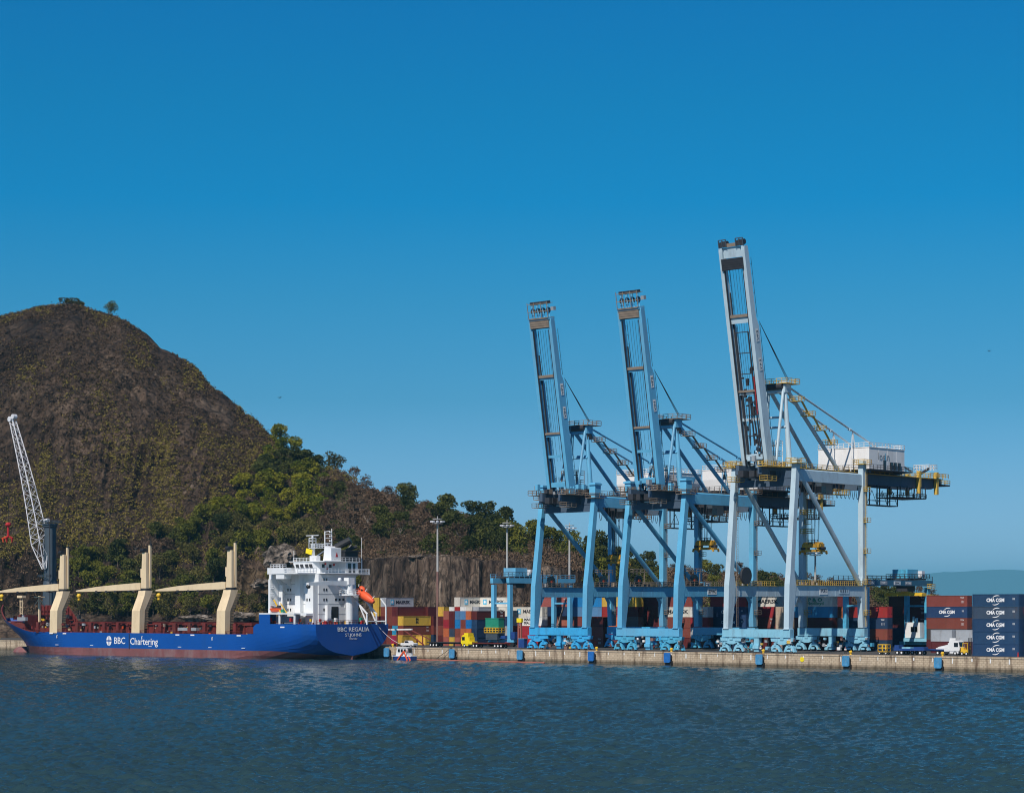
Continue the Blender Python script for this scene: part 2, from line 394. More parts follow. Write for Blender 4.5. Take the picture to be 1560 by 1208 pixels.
# ------------------------------------------------------------------ water
def build_water():
    import numpy as np
    m = bpy.data.materials.new('water'); m.use_nodes = True
    nt = m.node_tree; N = nt.nodes; L = nt.links; b = N['Principled BSDF']
    b.inputs['Roughness'].default_value = .13; b.inputs['IOR'].default_value = 1.33; b.inputs['Specular IOR Level'].default_value = .46
    tc = N.new('ShaderNodeTexCoord')
    def noi(scale, st, det=4, ro=.55, rot=0):
        mp = N.new('ShaderNodeMapping'); mp.inputs['Scale'].default_value = st; mp.inputs['Rotation'].default_value = (0, 0, rot)
        L.new(tc.outputs['Object'], mp.inputs['Vector'])
        n = N.new('ShaderNodeTexNoise'); n.inputs['Scale'].default_value = scale; n.inputs['Detail'].default_value = det; n.inputs['Roughness'].default_value = ro
        L.new(mp.outputs[0], n.inputs['Vector']); return n.outputs['Fac']
    big = noi(.010, (1, .35, 1), 5, .6, R(8)); sm = noi(2.3, (.7, 1, 1), 5, .7, R(-15)); mid = noi(.33, (.7, 1, 1), 3, .5, R(12))
    cr = N.new('ShaderNodeValToRGB'); L.new(big, cr.inputs[0])
    cr.color_ramp.elements[0].position = .38; cr.color_ramp.elements[0].color = (.020, .044, .050, 1)
    cr.color_ramp.elements[1].position = .64; cr.color_ramp.elements[1].color = (.024, .060, .072, 1)
    L.new(cr.outputs[0], b.inputs['Base Color'])
    mrs = N.new('ShaderNodeMapRange'); mrs.inputs['From Min'].default_value = .38; mrs.inputs['From Max'].default_value = .66
    mrs.inputs['To Min'].default_value = .7; mrs.inputs['To Max'].default_value = 1.0; L.new(big, mrs.inputs['Value'])
    b1 = N.new('ShaderNodeBump'); b1.inputs['Distance'].default_value = WB1; L.new(mid, b1.inputs['Height']); L.new(mrs.outputs[0], b1.inputs['Strength'])
    b2 = N.new('ShaderNodeBump'); b2.inputs['Distance'].default_value = WB2; L.new(sm, b2.inputs['Height']); L.new(mrs.outputs[0], b2.inputs['Strength'])
    L.new(b1.outputs[0], b2.inputs['Normal']); L.new(b2.outputs[0], b.inputs['Normal'])
    MATS['water'] = m
    # real wavelets over the harbour basin, dying out towards the rim where the plain sheet takes over
    ds = [150.0]
    while ds[-1] < 720: ds.append(ds[-1] + .22 + max(0, ds[-1]-170)*.0042)
    d = np.array(ds); px = np.arange(-700, 2321, 2.9); D_, PX = np.meshgrid(d, px, indexing='ij')
    X = (PX-780)*D_/F; Y = D_
    rs = np.random.RandomState(4); Z = np.zeros_like(X)
    for i in range(110):
        lam = .6*(5.6/.6)**rs.rand(); k = 2*np.pi/lam; th = np.radians(68) + rs.randn()*.55
        amp = .0125*lam**.62*WAMP
        ph = rs.rand()*6.283; q = X*np.cos(th)*k + Y*np.sin(th)*k + ph
        Z += amp*(np.sin(q) + .25*np.sin(2*q+.6))*(np.clip(lam/(.9*(.22+np.maximum(0, Y-170)*.0042)*2.4), 0, 1)**1.5)
    g = np.sin(X*.021+Y*.009+1)*np.sin(X*.008-Y*.031+2)*.5 + np.sin(X*.05+Y*.06)*.25
    Z *= .85 + .3*g
    rim = np.minimum(np.minimum((Y-150)/14, (720-Y)/60), np.minimum(PX+700, 2317-PX)/60); Z *= np.clip(rim, 0, 1)
    ny, nx = X.shape; vs = np.stack([X, Y, Z], -1).reshape(-1, 3)
    i = np.arange(ny-1)[:, None]*nx + np.arange(nx-1)[None, :]; q = np.stack([i, i+1, i+nx+1, i+nx], -1).reshape(-1, 4)
    S = 45000.0
    base = len(vs); rimv = [(-S, -1400, 0), (S, -1400, 0), (S, 48000, 0), (-S, 48000, 0)]
    me = bpy.data.meshes.new('water'); me.vertices.add(base+4)
    me.vertices.foreach_set('co', np.concatenate([vs, np.array(rimv)]).astype(np.float32).ravel())
    c = [0, nx-1, ny*nx-1, (ny-1)*nx]      # grid corners: near left, near right, far right, far left
    extra = [[base, base+1] + list(range(nx-1, -1, -1)), [base+1, base+2] + [nx*(j+1)-1 for j in range(ny-1, -1, -1)], [base+2, base+3] + [(ny-1)*nx+j for j in range(nx)], [base+3, base] + [j*nx for j in range(ny)]]
    loops = np.concatenate([q.ravel()] + [np.array(e) for e in extra]); n4 = len(q)
    starts = list(np.arange(n4)*4); tot = n4*4
    for e in extra: starts.append(tot); tot += len(e)
    me.loops.add(len(loops)); me.loops.foreach_set('vertex_index', loops.astype(np.int32)); me.polygons.add(len(starts)); me.polygons.foreach_set('loop_start', np.array(starts, dtype=np.int32))
    me.update(calc_edges=True); me.validate(); me.polygons.foreach_set('use_smooth', [True]*n4 + [False]*(len(me.polygons)-n4))
    me.materials.append(m); tag(link('water', me), kind='structure')
WB1, WB2, WAMP = .18, .15, 1.12
build_water()

# ------------------------------------------------------------------ quay: deck sheet, masonry face
EDGE = [(900, 0), (-206, 0), (-206, 8), (-700, 8)]
def build_quay():
    mb = MB()
    pts = [port(x, y, DECK) for x, y in EDGE] + [port(-700, 420, DECK), port(900, 420, DECK)]
    mb.add(pts, [tuple(range(len(pts)-1, -1, -1))])
    tag(mb.build('quay_deck', 'asphalt'), kind='structure')
    # face wall in quay coordinates, 0.6 m thick, with coping
    root = empty('quay_wall', port(0, 0, 0))
    tag(root, kind='structure')
    for nm, x0, x1, y in (('quay_face', -206, 900, 0), ('quay_face', -700, -206.01, 8)):
        m1 = MB(); n = int((x1-x0)/6)
        m1.box(x0, x1, y-.05, y+1.0, -3, 3.15)
        m1.build(nm, 'quay_masonry', root)
        m2 = MB(); m2.box(x0, x1, y-.14, y+.9, 3.152, DECK+.06); m2.build('coping', 'quay_masonry', root)
    m3 = MB(); m3.box(-206.05, -205.2, 0.0, 8, -3, 3.4); m3.build('quay_face', 'quay_masonry', root)
    # pale vertical lime marks and drain pipes down the face
    m4 = MB(); rnd = random.Random(5); x = -200
    while x < 60:
        h = rnd.uniform(.7, 1.4); m4.box(x, x+rnd.uniform(.18, .34), -.066, -.05, 3.15-h, 3.15); x += rnd.uniform(4.8, 5.6)
    m4.build('lime_streak', 'white_paint', root)
    # crane rails
    m5 = MB()
    for y in (3.0, 36.4): m5.box(-206, 300, y-.04, y+.04, DECK+.002, DECK+.06)
    tag(m5.build('crane_rail', 'dark_steel', None, port(0, 0, 0), ROT), 'pair of steel crane rails along the quay', 'rail')
build_quay()

# ------------------------------------------------------------------ hills
KEYS = [  # photo column, then (distance, picture row) of the slope from its foot to the ridge
 (-700, [(850, None), (900, 925), (930, 880), (970, 830), (1030, 780), (1100, 740), (1160, 730)]),
 (-350, [(850, None), (885, 925), (910, 850), (950, 760), (1000, 690), (1060, 630), (1110, 600)]),
 (-100, [(850, None), (880, 925), (905, 820), (940, 700), (980, 600), (1030, 540), (1080, 515)]),
 (0,    [(850, None), (878, 925), (900, 815), (930, 690), (968, 580), (1010, 515), (1060, 489)]),
 (60,   [(848, None), (876, 925), (897, 812), (926, 685), (962, 570), (1003, 498), (1050, 471)]),
 (110,  [(846, None), (874, 925), (895, 812), (922, 685), (958, 570), (998, 495), (1045, 464)]),
 (180,  [(842, None), (870, 925), (892, 815), (918, 700), (952, 590), (990, 515), (1035, 483)]),
 (215,  [(840, None), (867, 925), (889, 822), (915, 714), (948, 612), (985, 538), (1028, 503)]),
 (250,  [(838, None), (864, 925), (886, 830), (912, 730), (944, 640), (980, 568), (1020, 532)]),
 (290,  [(835, None), (860, 925), (882, 840), (907, 748), (938, 664), (973, 596), (1010, 558)]),
 (330,  [(832, None), (856, 925), (878, 848), (902, 770), (932, 695), (966, 630), (1000, 596)]),
 (380,  [(826, None), (850, 925), (872, 860), (896, 795), (924, 730), (955, 668), (985, 634)]),
 (418,  [(822, None), (845, 925), (866, 868), (890, 812), (916, 756), (944, 700), (970, 668)]),
 (440,  [(815, None), (838, 925), (858, 868), (884, 822), (910, 775), (936, 722), (958, 690)]),
 (500,  [(795, None), (812, 925), (830, 865), (858, 826), (888, 782), (915, 738), (938, 714)]),
 (560,  [(770, None), (782, 928), (792, 852), (822, 832), (852, 796), (884, 764), (908, 746)]),
 (640,  [(752, None), (762, 930), (770, 849), (800, 836), (832, 808), (862, 784), (884, 770)]),
 (720,  [(748, None), (756, 930), (764, 849), (796, 842), (826, 822), (852, 804), (872, 793)]),
 (800,  [(748, None), (756, 930), (764, 856), (794, 848), (822, 836), (846, 824), (866, 817)]),
 (870,  [(750, None), (760, 930), (768, 868), (796, 862), (822, 852), (846, 842), (864, 835)]),
 (960,  [(755, None), (768, 930), (780, 892), (804, 884), (828, 872), (850, 862), (868, 856)]),
 (1050, [(765, None), (780, 928), (796, 908), (818, 900), (840, 890), (860, 883), (880, 879)]),
 (1180, [(775, None), (790, 928), (806, 912), (826, 904), (846, 896), (866, 890), (884, 887)]),
 (1300, [(790, None), (806, 928), (820, 915), (840, 908), (858, 902), (876, 897), (890, 895)]),
 (1400, [(805, None), (820, 929), (834, 923), (852, 918), (868, 915), (884, 913), (898, 912)]),
 (1480, [(815, None), (832, 931), (846, 929), (862, 928), (878, 927), (890, 926), (900, 926)]),
 (1800, [(815, None), (832, 936), (846, 935), (862, 934), (878, 934), (890, 934), (900, 934)]),
]
def keycol(px):
    px = max(KEYS[0][0], min(KEYS[-1][0]-.01, px))
    for (xa, a), (xb, b) in zip(KEYS, KEYS[1:]):
        if xa <= px < xb:
            t = (px-xa)/(xb-xa); t = t*t*(3-2*t)*.5 + t*.5
            out = []
            for (da, ya), (db, yb) in zip(a, b):
                za = 3.2 if ya is None else row_z(ya, da); zb = 3.2 if yb is None else row_z(yb, db)
                out.append((da+(db-da)*t, za+(zb-za)*t))
            d, z = out[-1]; out.append((d+60, z-6 if z > 12 else z-1)); out.append((d+190, z*.55))
            return out
def cliffness(px):
    if px < 520 or px > 960: return 0
    return min(1, (px-520)/40, (960-px)/60)
def surf(px, t):
    """t runs 0..8 through the slope nodes; returns a world point with relief"""
    c = keycol(px); i = min(7, int(t)); f = t-i
    def P_(k): return c[max(0, min(8, k))]
    if i >= 2 or cliffness(px) <= 0:
        p0, p1, p2, p3 = P_(i-1), P_(i), P_(i+1), P_(i+2)
        def cr(a, b, c_, d_): return .5*((2*b) + (-a+c_)*f + (2*a-5*b+4*c_-d_)*f*f + (-a+3*b-3*c_+d_)*f**3)
        if i < 3: d, z = P_(i)[0]*(1-f)+P_(i+1)[0]*f, P_(i)[1]*(1-f)+P_(i+1)[1]*f
        else: d, z = cr(p0[0], p1[0], p2[0], p3[0]), cr(p0[1], p1[1], p2[1], p3[1])
    else:
        d, z = P_(i)[0]*(1-f)+P_(i+1)[0]*f, P_(i)[1]*(1-f)+P_(i+1)[1]*f
    x = (px-780)*d/F
    p = Vector((x, d, z))
    k = min(1, max(0, (t-.2)))
    rocky = 1 if px < 400 else max(.25, 1-(px-400)/80)
    cl = cliffness(px)*(1 if t < 2.15 else max(0, 1-(t-2.15)*3))
    q = Vector((x*.03, d*.03, z*.018))
    dd = (noise.fractal(q, .9, 2.1, 6)*4.2*rocky + noise.noise(Vector((x*.09, 3.1, z*.015)))*2.0*rocky)*k
    dd -= abs(noise.noise(Vector((x*.028, 7.7, z*.01))))*4*rocky*k
    dd += noise.fractal(Vector((x*.16, d*.1, z*.12)), .8, 2.1, 3)*2.0*rocky*k
    if px < 420 and t < 4.2:          # fluted columns in the lower half of the rock
        g = max(0, noise.noise(Vector((x*.02, 4.4, z*.02)))+.25)*min(1, (4.2-t))
        dd += g*k*(abs(noise.noise(Vector((x*.22, 2.2, z*.012))))*12 - 3)
    dz = noise.fractal(Vector((x*.05, d*.05, 1.7)), .9, 2, 6)*1.5*k*(1 if t > 2.6 else .3)
    if cl > 0:
        dd += cl*(noise.noise(Vector((x*.09, 1.3, z*.02)))*5 + abs(noise.noise(Vector((x*.30, 5.3, z*.035))))*4.5 + noise.noise(Vector((x*.8, 2.3, z*.09)))*1.2 + noise.noise(Vector((x*.2, 4, z*.25)))*.8)
        dz += cl*(noise.noise(Vector((x*.06, 9, 0)))*2.6 + noise.noise(Vector((x*.35, 9, 3)))*.9)*(1 if t > 1.2 else 0)
    return Vector((x, d+dd, z+dz))
def build_hill():
    cols = []
    x = -700.0
    while x < 1800:
        cols.append(x); x += 6 if (x < -60 or x > 1450) else 2.2
    ts = []
    for i, n in enumerate((8, 56, 40, 40, 44, 46, 8, 8)):
        ts += [i + j/n for j in range(n)]
    ts.append(8-1e-6)
    vs = [surf(px, t) for t in ts for px in cols]
    n = len(cols); fs = []; mi = []
    for j in range(len(ts)-1):
        for i in range(n-1):
            fs.append((j*n+i, j*n+i+1, (j+1)*n+i+1, (j+1)*n+i))
            px = cols[i]; t = ts[j]
            wob = noise.noise(Vector((px*.05, t*3, 0)))*.4
            c = 0 if (px + wob*50 < 420) else (1 if (px > 520 and t + wob*.2 < 2.12) else 2)
            if 330 < px < 430 and t < 1.9: c = 2
            mi.append(c)
    me = bpy.data.meshes.new('hill'); me.from_pydata(vs, [], fs)
    for mn in ('hill_rock', 'cliff_rock', 'hill_soil'): me.materials.append(MATS[mn])
    me.polygons.foreach_set('material_index', mi); me.update()
    o = link('hill', me); tag(o, kind='structure')
    return o
build_hill()

# pale boulder outcrops at the foot of the hill
def outcrop(px, py, d, rx, ry, rz, seed):
    rs = []; n, m = 30, 18
    for i in range(1, m):
        t = math.pi*i/m; ring = []
        for j in range(n):
            a = 2*math.pi*j/n
            v = Vector((math.sin(t)*math.cos(a), math.sin(t)*math.sin(a), -math.cos(t)))
            k = 1 + noise.fractal(v*1.6 + Vector((seed, 0, 0)), .8, 2.2, 6)*.38
            ring.append((v.x*rx*k, v.y*ry*k, v.z*rz*k))
        rs.append(ring)
    return MB().loft(rs).build('rock_outcrop', 'pale_rock', None, scr(px, d, row_z(py, d)))
tag(outcrop(426, 852, 846, 7.0, 6, 5.2, 3), 'pale rounded boulder outcrop on the slope left of the white ship house', 'rock')
tag(outcrop(404, 890, 838, 5, 5, 2.0, 9), 'low pale rock ledge on the brown slope right of the third ship crane', 'rock')
tag(outcrop(366, 940, 834, 6, 5, 2.0, 14), 'pale broken rocks at the slope foot behind the third ship crane', 'rock')
tag(outcrop(655, 851, 776, 9, 5, 1.5, 21), 'bare pale ledge on top of the quarry cliff behind the tall light mast', 'rock')
tag(outcrop(300, 942, 838, 6, 4, 1.4, 31), 'pale rocks under the dark trees between second and third ship crane', 'rock')

# distant land
def build_far():
    vs = []; fs = []; n = 60; D = 45000
    for i in range(n+1):
        px = 1330 + i*9
        h = 570 + 205*min(1, max(0, i-3)/9) + 80*noise.noise(Vector((i*.11, 4, 0))) - max(0, i-22)*2.6
        x = (px-780)*D/F
        vs += [(x, D-900, -5), (x, D, max(1, h)*min(1, i/6, (60-i)/10)), (x, D+1500, -5)]
    for i in range(n):
        for k in (0, 1): fs.append((i*3+k, i*3+3+k, i*3+4+k, i*3+1+k))
    tag(MB().add(vs, fs).build('distant_hills', 'leaf_dark'), kind='structure')
build_far()
def build_haze():
    m = bpy.data.materials.new('haze'); m.use_nodes = True; nt = m.node_tree; nt.nodes.remove(nt.nodes['Principled BSDF'])
    v = nt.nodes.new('ShaderNodeVolumePrincipled'); v.inputs['Density'].default_value = HAZE; v.inputs['Color'].default_value = (.22, .72, 1, 1); v.inputs['Anisotropy'].default_value = 0
    nt.links.new(v.outputs[0], nt.nodes['Material Output'].inputs['Volume']); MATS['haze'] = m
    tag(MB().box(-46000, 46000, -1500, 49000, -6, 830).build('haze', 'haze'), 'thin blue sea haze over the harbour', 'haze', kind='stuff')
HAZE = 3.6e-5
build_haze()

# ------------------------------------------------------------------ vegetation
def leaf_quad(vs, fs, c, s, rnd, flat=.5):
    n = Vector((rnd.gauss(0, 1), rnd.gauss(0, 1), rnd.gauss(0, 1)*flat + .55)).normalized()
    a = n.orthogonal().normalized(); a.rotate(Matrix.Rotation(rnd.uniform(0, 6.28), 3, n)); b = n.cross(a)
    i = len(vs); s1, s2 = s*rnd.uniform(.6, 1.2), s*rnd.uniform(.35, .8)
    vs += [c - a*s1, c - b*s2, c + a*s1, c + b*s2]; fs.append((i, i+1, i+2, i+3))
def crown_mesh(seed, kind):
    """unit-radius crown: leaf clusters on several lobes with gaps; height from about .3 to 2"""
    rnd = random.Random(seed); vs = []; fs = []
    lobes = []
    nl = rnd.randint(8, 11)
    for i in range(nl):
        a = rnd.uniform(0, 6.28); r = rnd.uniform(.15, .72)
        lobes.append((Vector((r*math.cos(a), r*math.sin(a), rnd.uniform(.45, 1.6)-r*.25)), rnd.uniform(.25, .46)))
    lobes.append((Vector((0, 0, 1.1)), .55))
    per = {'leafy': 165, 'sparse': 95, 'dry': 34}[kind]
    for c, r in lobes:
        for _ in range(int(per*(r/.4)**2)):
            v = Vector((rnd.gauss(0, 1), rnd.gauss(0, 1), rnd.gauss(0, 1))).normalized()
            p = c + Vector((v.x*r, v.y*r, v.z*r*.75))*rnd.uniform(.72, 1.08)
            if v.z < -.55 and rnd.random() < .6: continue
            leaf_quad(vs, fs, p, .085 if kind != 'sparse' else .075, rnd)
    if kind != 'leafy':
        for c, r in lobes:       # bare twigs fanning through the lobe
            for _ in range(34 if kind == 'dry' else 10):
                v = Vector((rnd.gauss(0, 1), rnd.gauss(0, 1), rnd.uniform(.1, 1.4))).normalized()
                p = c + v*r*rnd.uniform(0, .4) - Vector((0, 0, r*.4)); q = p + v*r*rnd.uniform(.5, 1.1)
                s = v.orthogonal().normalized()*.012; i = len(vs); u = v.cross(s).normalized()*.012
                vs += [p-s, p+s, q, p-u, p+u, q]; fs += [(i, i+1, i+2), (i+3, i+4, i+5)]
    return vs, fs
def trunk_mesh(seed, mat):
    rnd = random.Random(seed); mb = MB()
    mb.tube((0, 0, -.35), (.03, .02, .55), .06, .045, 6)
    for _ in range(6):
        a = rnd.uniform(0, 6.28); r = rnd.uniform(.3, .65)
        mb.tube((.03, .02, rnd.uniform(.3, .55)), (r*math.cos(a), r*math.sin(a), rnd.uniform(.8, 1.4)), .035, .012, 5)
    return mb.mesh('trunk', mat)
CROWNS = {}
def get_crown(kind, mat, seed):
    k = (kind, mat, seed)
    if k not in CROWNS:
        vs, fs = crown_mesh(seed*7+len(kind), kind); me = bpy.data.meshes.new('crown'); me.from_pydata(vs, [], fs)
        me.materials.append(MATS[mat]); me.update(); CROWNS[k] = me
    return CROWNS[k]
TRUNKS = [trunk_mesh(i, 'bark') for i in range(3)] + [trunk_mesh(9, 'bark_pale')]
def tree(name, loc, r, h, kind, mat, seed, label, group=None):
    root = empty(name, loc, random.uniform(0, 6.28)); tag(root, label, 'tree', group)
    root.scale = (r, r, r*h)
    link('crown', get_crown(kind, mat, seed % 5), root)
    link('trunk', TRUNKS[3 if kind == 'dry' and seed % 2 else seed % 3], root)
    return root
def zone_kind(px, py):
    """kind of growth at a place of the slope, or None for bare rock"""
    if px < 430:
        lim = 668 + (430-px)*1.15 if px > 330 else (783 + (330-px)*.42 if px > 220 else 829 + (220-px)*.05)
        lim += noise.noise(Vector((px*.02, 0, 0)))*22
        if py < lim: return None
    if px > 335 and px < 445 and py > 846: return 'bare' if noise.noise(Vector((px*.03, py*.05, 2))) < .25 else 'olive'
    if 545 < px < 900 and py > 846: return None
    n = noise.noise(Vector((px*.012, py*.016, 5)))
    if 1100 < px: return 'dry' if n < .22 else 'dark'
    if 485 + n*60 < px < 740 + n*40 and py > 742 + n*22 and py < 850: return 'dry' if noise.noise(Vector((px*.03, py*.04, 8))) < .14 else 'dark'
    if px > 800: return ('dark', 'green', 'dry')[0 if n < .02 else (1 if n < .22 else 2)]
    if px > 690: return 'dark' if n < .22 else 'green'
    if 330 < px < 500 and py < 800: return 'bright' if n > -.22 else 'dark'
    if px >= 430 and py < 765: return 'bright' if n > -.12 else 'olive'
    if px < 430 and py > 800: return 'green' if n > .10 else ('olive' if n > -.12 else ('dark' if n > -.3 else 'dry'))
    return 'olive' if n < .05 else 'green'
KIND = {'bright': ('leafy', 'leaf_bright', 'leafy yellow-green tree on the sunny slope above the ship'),
        'green': ('leafy', 'leaf_green', 'mid green leafy tree in the wooded hillside'),
        'dark': ('leafy', 'leaf_dark', 'dark green dense tree in the wooded hillside'),
        'olive': ('sparse', 'leaf_olive', 'thin olive green tree among the hillside scrub'),
        'dry': ('dry', 'twig_dry', 'bare brown leafless tree on the dry part of the hillside')}
def scatter_trees():
    rnd = random.Random(77); pts = []; n = 0
    tries = 0
    while n < 294 and tries < 60000:
        tries += 1
        px = rnd.uniform(120, 1440); t = rnd.uniform(.6, 6.05)
        if px > 850 and rnd.random() < .35: t = rnd.uniform(5.0, 6.1)
        p = surf(px, t); py = HZ - (p.z-CAMZ)*F/p.y
        if py > 945: continue
        k = zone_kind(px, py)
        if k is None or k == 'bare': continue
        if px > 800 and py > 915: continue
        r = rnd.uniform(3.6, 5.8) if k != 'dry' else rnd.uniform(3.0, 4.6)
        if px > 930: r *= .72
        ok = True
        sp = 17 if k != 'dry' else 19
        if px > 930: sp = 13
        for qx, qy in pts:
            if (px-qx)**2 + ((py-qy)*1.45)**2 < sp*sp: ok = False; break
        if not ok: continue
        pts.append((px, py)); n += 1
        kd, mt, lb = KIND[k]
        tree({'dry': 'dry_tree', 'olive': 'scrub_tree'}.get(k, 'leafy_tree'), p, r, rnd.uniform(.85, 1.15), kd, mt, rnd.randint(0, 999), lb, lb.replace('tree', 'trees'))
scatter_trees()
p = surf(168, 6.0); tree('leafy_tree', p - Vector((0, 0, .3)), 3.6, 1.3, 'sparse', 'leaf_dark', 4, 'lone dark tree standing against the sky near the rock summit')
p = surf(112, 6.0); tree('summit_bush', p - Vector((0, 0, 2.7)), 6.2, .68, 'leafy', 'leaf_olive', 2, 'broad low bush on the very top of the rock')
p = surf(44, 6.0); tree('summit_bush', p - Vector((0, 0, .6)), 1.4, .8, 'sparse', 'leaf_olive', 1, 'small bush at the left of the rock summit')

def build_scrub():
    """ground cover nobody could count: tufts on the rock face and undergrowth under the trees"""
    rnd = random.Random(3)
    sets = {k: ([], []) for k in ('scrub_olive', 'scrub_brown', 'leaf_green', 'leaf_dark', 'twig_dry')}
    def clump(mat, p, r, n, s):
        vs, fs = sets[mat]
        for _ in range(n):
            q = p + Vector((rnd.gauss(0, .5)*r, rnd.gauss(0, .5)*r, abs(rnd.gauss(0, .45))*r))
            leaf_quad(vs, fs, q, s*rnd.uniform(.6, 1.2), rnd)
    for _ in range(46000):
        px = rnd.uniform(-30, 520); t = rnd.uniform(.7, 6.05)
        d0 = noise.noise(Vector((px*.022, t*1.1, 3))) + .35*noise.noise(Vector((px*.09, t*3.5, 4)))
        p = surf(px, t); py = HZ - (p.z-CAMZ)*F/p.y
        if zone_kind(px, py) is not None: continue
        dens = .34 + max(0, (py-540)/260)*.62
        if t > 5.2: dens = .5
        if rnd.random() > dens + .12 + d0*1.25: continue
        m = 'scrub_olive' if rnd.random() < (.0 + max(0, py-575)/330 + d0*.9) else 'scrub_brown'
        clump(m, p, rnd.uniform(.5, 1.3), rnd.randint(5, 9), .44)
    for _ in range(9500):
        px = rnd.uniform(-30, 1440); t = rnd.uniform(.8, 6.2)
        p = surf(px, t); py = HZ - (p.z-CAMZ)*F/p.y
        k = zone_kind(px, py)
        if py > 950: continue
        if k is None:
            if not (545 < px < 900 and (t < 1.1 or t > 2.0)): continue
            if rnd.random() > .35: continue
            k = 'dry'
        m = {'bright': 'leaf_green', 'green': 'leaf_green', 'dark': 'leaf_dark', 'olive': 'scrub_olive', 'dry': 'twig_dry', 'bare': 'scrub_brown'}[k]
        if k == 'bare' and rnd.random() < .7: continue
        if rnd.random() < .22: m = 'scrub_brown'
        vs, fs = sets[m]; r = rnd.uniform(1.3, 2.9) if m != 'scrub_brown' else rnd.uniform(1, 1.8); nn = int(13*r)
        for _q in range(nn):
            v = Vector((rnd.gauss(0, 1), rnd.gauss(0, 1), rnd.gauss(0, 1))).normalized()
            if v.z < -.2: v.z = -v.z
            leaf_quad(vs, fs, p + Vector((v.x*r, v.y*r, v.z*r*.85))*rnd.uniform(.8, 1.1), .42, rnd)
    nm = {'scrub_olive': 'rock_scrub', 'scrub_brown': 'dry_scrub', 'leaf_green': 'green_undergrowth', 'leaf_dark': 'dark_undergrowth', 'twig_dry': 'brown_brush'}
    lab = {'scrub_olive': 'yellow-olive tufts growing over the steep rock face', 'scrub_brown': 'dull brown low scrub clinging to the rock',
           'leaf_green': 'green undergrowth beneath the hillside trees', 'leaf_dark': 'dark green undergrowth beneath the denser trees',
           'twig_dry': 'dry brown brush covering the slope above the quarry cliff'}
    for k, (vs, fs) in sets.items():
        me = bpy.data.meshes.new(nm[k]); me.from_pydata(vs, [], fs); me.materials.append(MATS[k]); me.update()
        tag(link(nm[k], me), lab[k], 'scrub', kind='stuff')
build_scrub()
# ------------------------------------------------------------------ ship-to-shore cranes
D = DECK
def ladder(mb, x, y, z0, z1, w=.6):
    mb.beam((x, y-w/2, z0), (x, y-w/2, z1), .07); mb.beam((x, y+w/2, z0), (x, y+w/2, z1), .07)
    z = z0
    while z < z1: mb.box(x-.03, x+.03, y-w/2, y+w/2, z, z+.05); z += .6
_BOG = {}
def bogie_mesh(kind, mat):
    """rail bogie under one leg: V-shaped balance beam, two arched sub-beams; wheels are separate"""
    if (kind, mat) in _BOG: return _BOG[(kind, mat)]
    mb = MB()
    if kind == 'beam':
        mb.prism([(-3.5, 3.85), (3.5, 3.85), (3.3, 3.0), (2.5, 2.85), (.6, 2.15), (-.6, 2.15), (-2.5, 2.85), (-3.3, 3.0)], 'y', -.55, .55)
        mb.box(-.5, .5, -.72, .72, 3.3, 4.1)
        mb.box(-3.2, -1.2, -.68, -.55, 2.95, 3.7); mb.box(1.2, 3.2, -.68, -.55, 2.95, 3.7)
    else:
        mb.prism([(-1.5, .75), (-1.7, .4), (-1.15, .35), (-.85, 1.0), (-.4, 1.35), (.4, 1.35), (.85, 1.0), (1.15, .35), (1.7, .4), (1.5, .75), (1.25, 1.5), (.7, 2.1), (-.7, 2.1), (-1.25, 1.5)], 'y', -.5, .5)
        mb.box(-.3, .3, -.62, .62, 1.9, 2.6)
        mb.box(-.55, .55, -.95, -.5, .5, 1.0)
    me = mb.mesh('balance_beam' if kind == 'beam' else 'wheel_truck', mat)
    _BOG[(kind, mat)] = me; return me
def wheel_mesh():
    mb = MB(); mb.tube((0, -.22, 0), (0, .22, 0), .36, n=12); mb.tube((0, -.3, 0), (0, .3, 0), .12, n=8); return mb.mesh('wheel', 'dark_steel')
WHEEL = wheel_mesh()

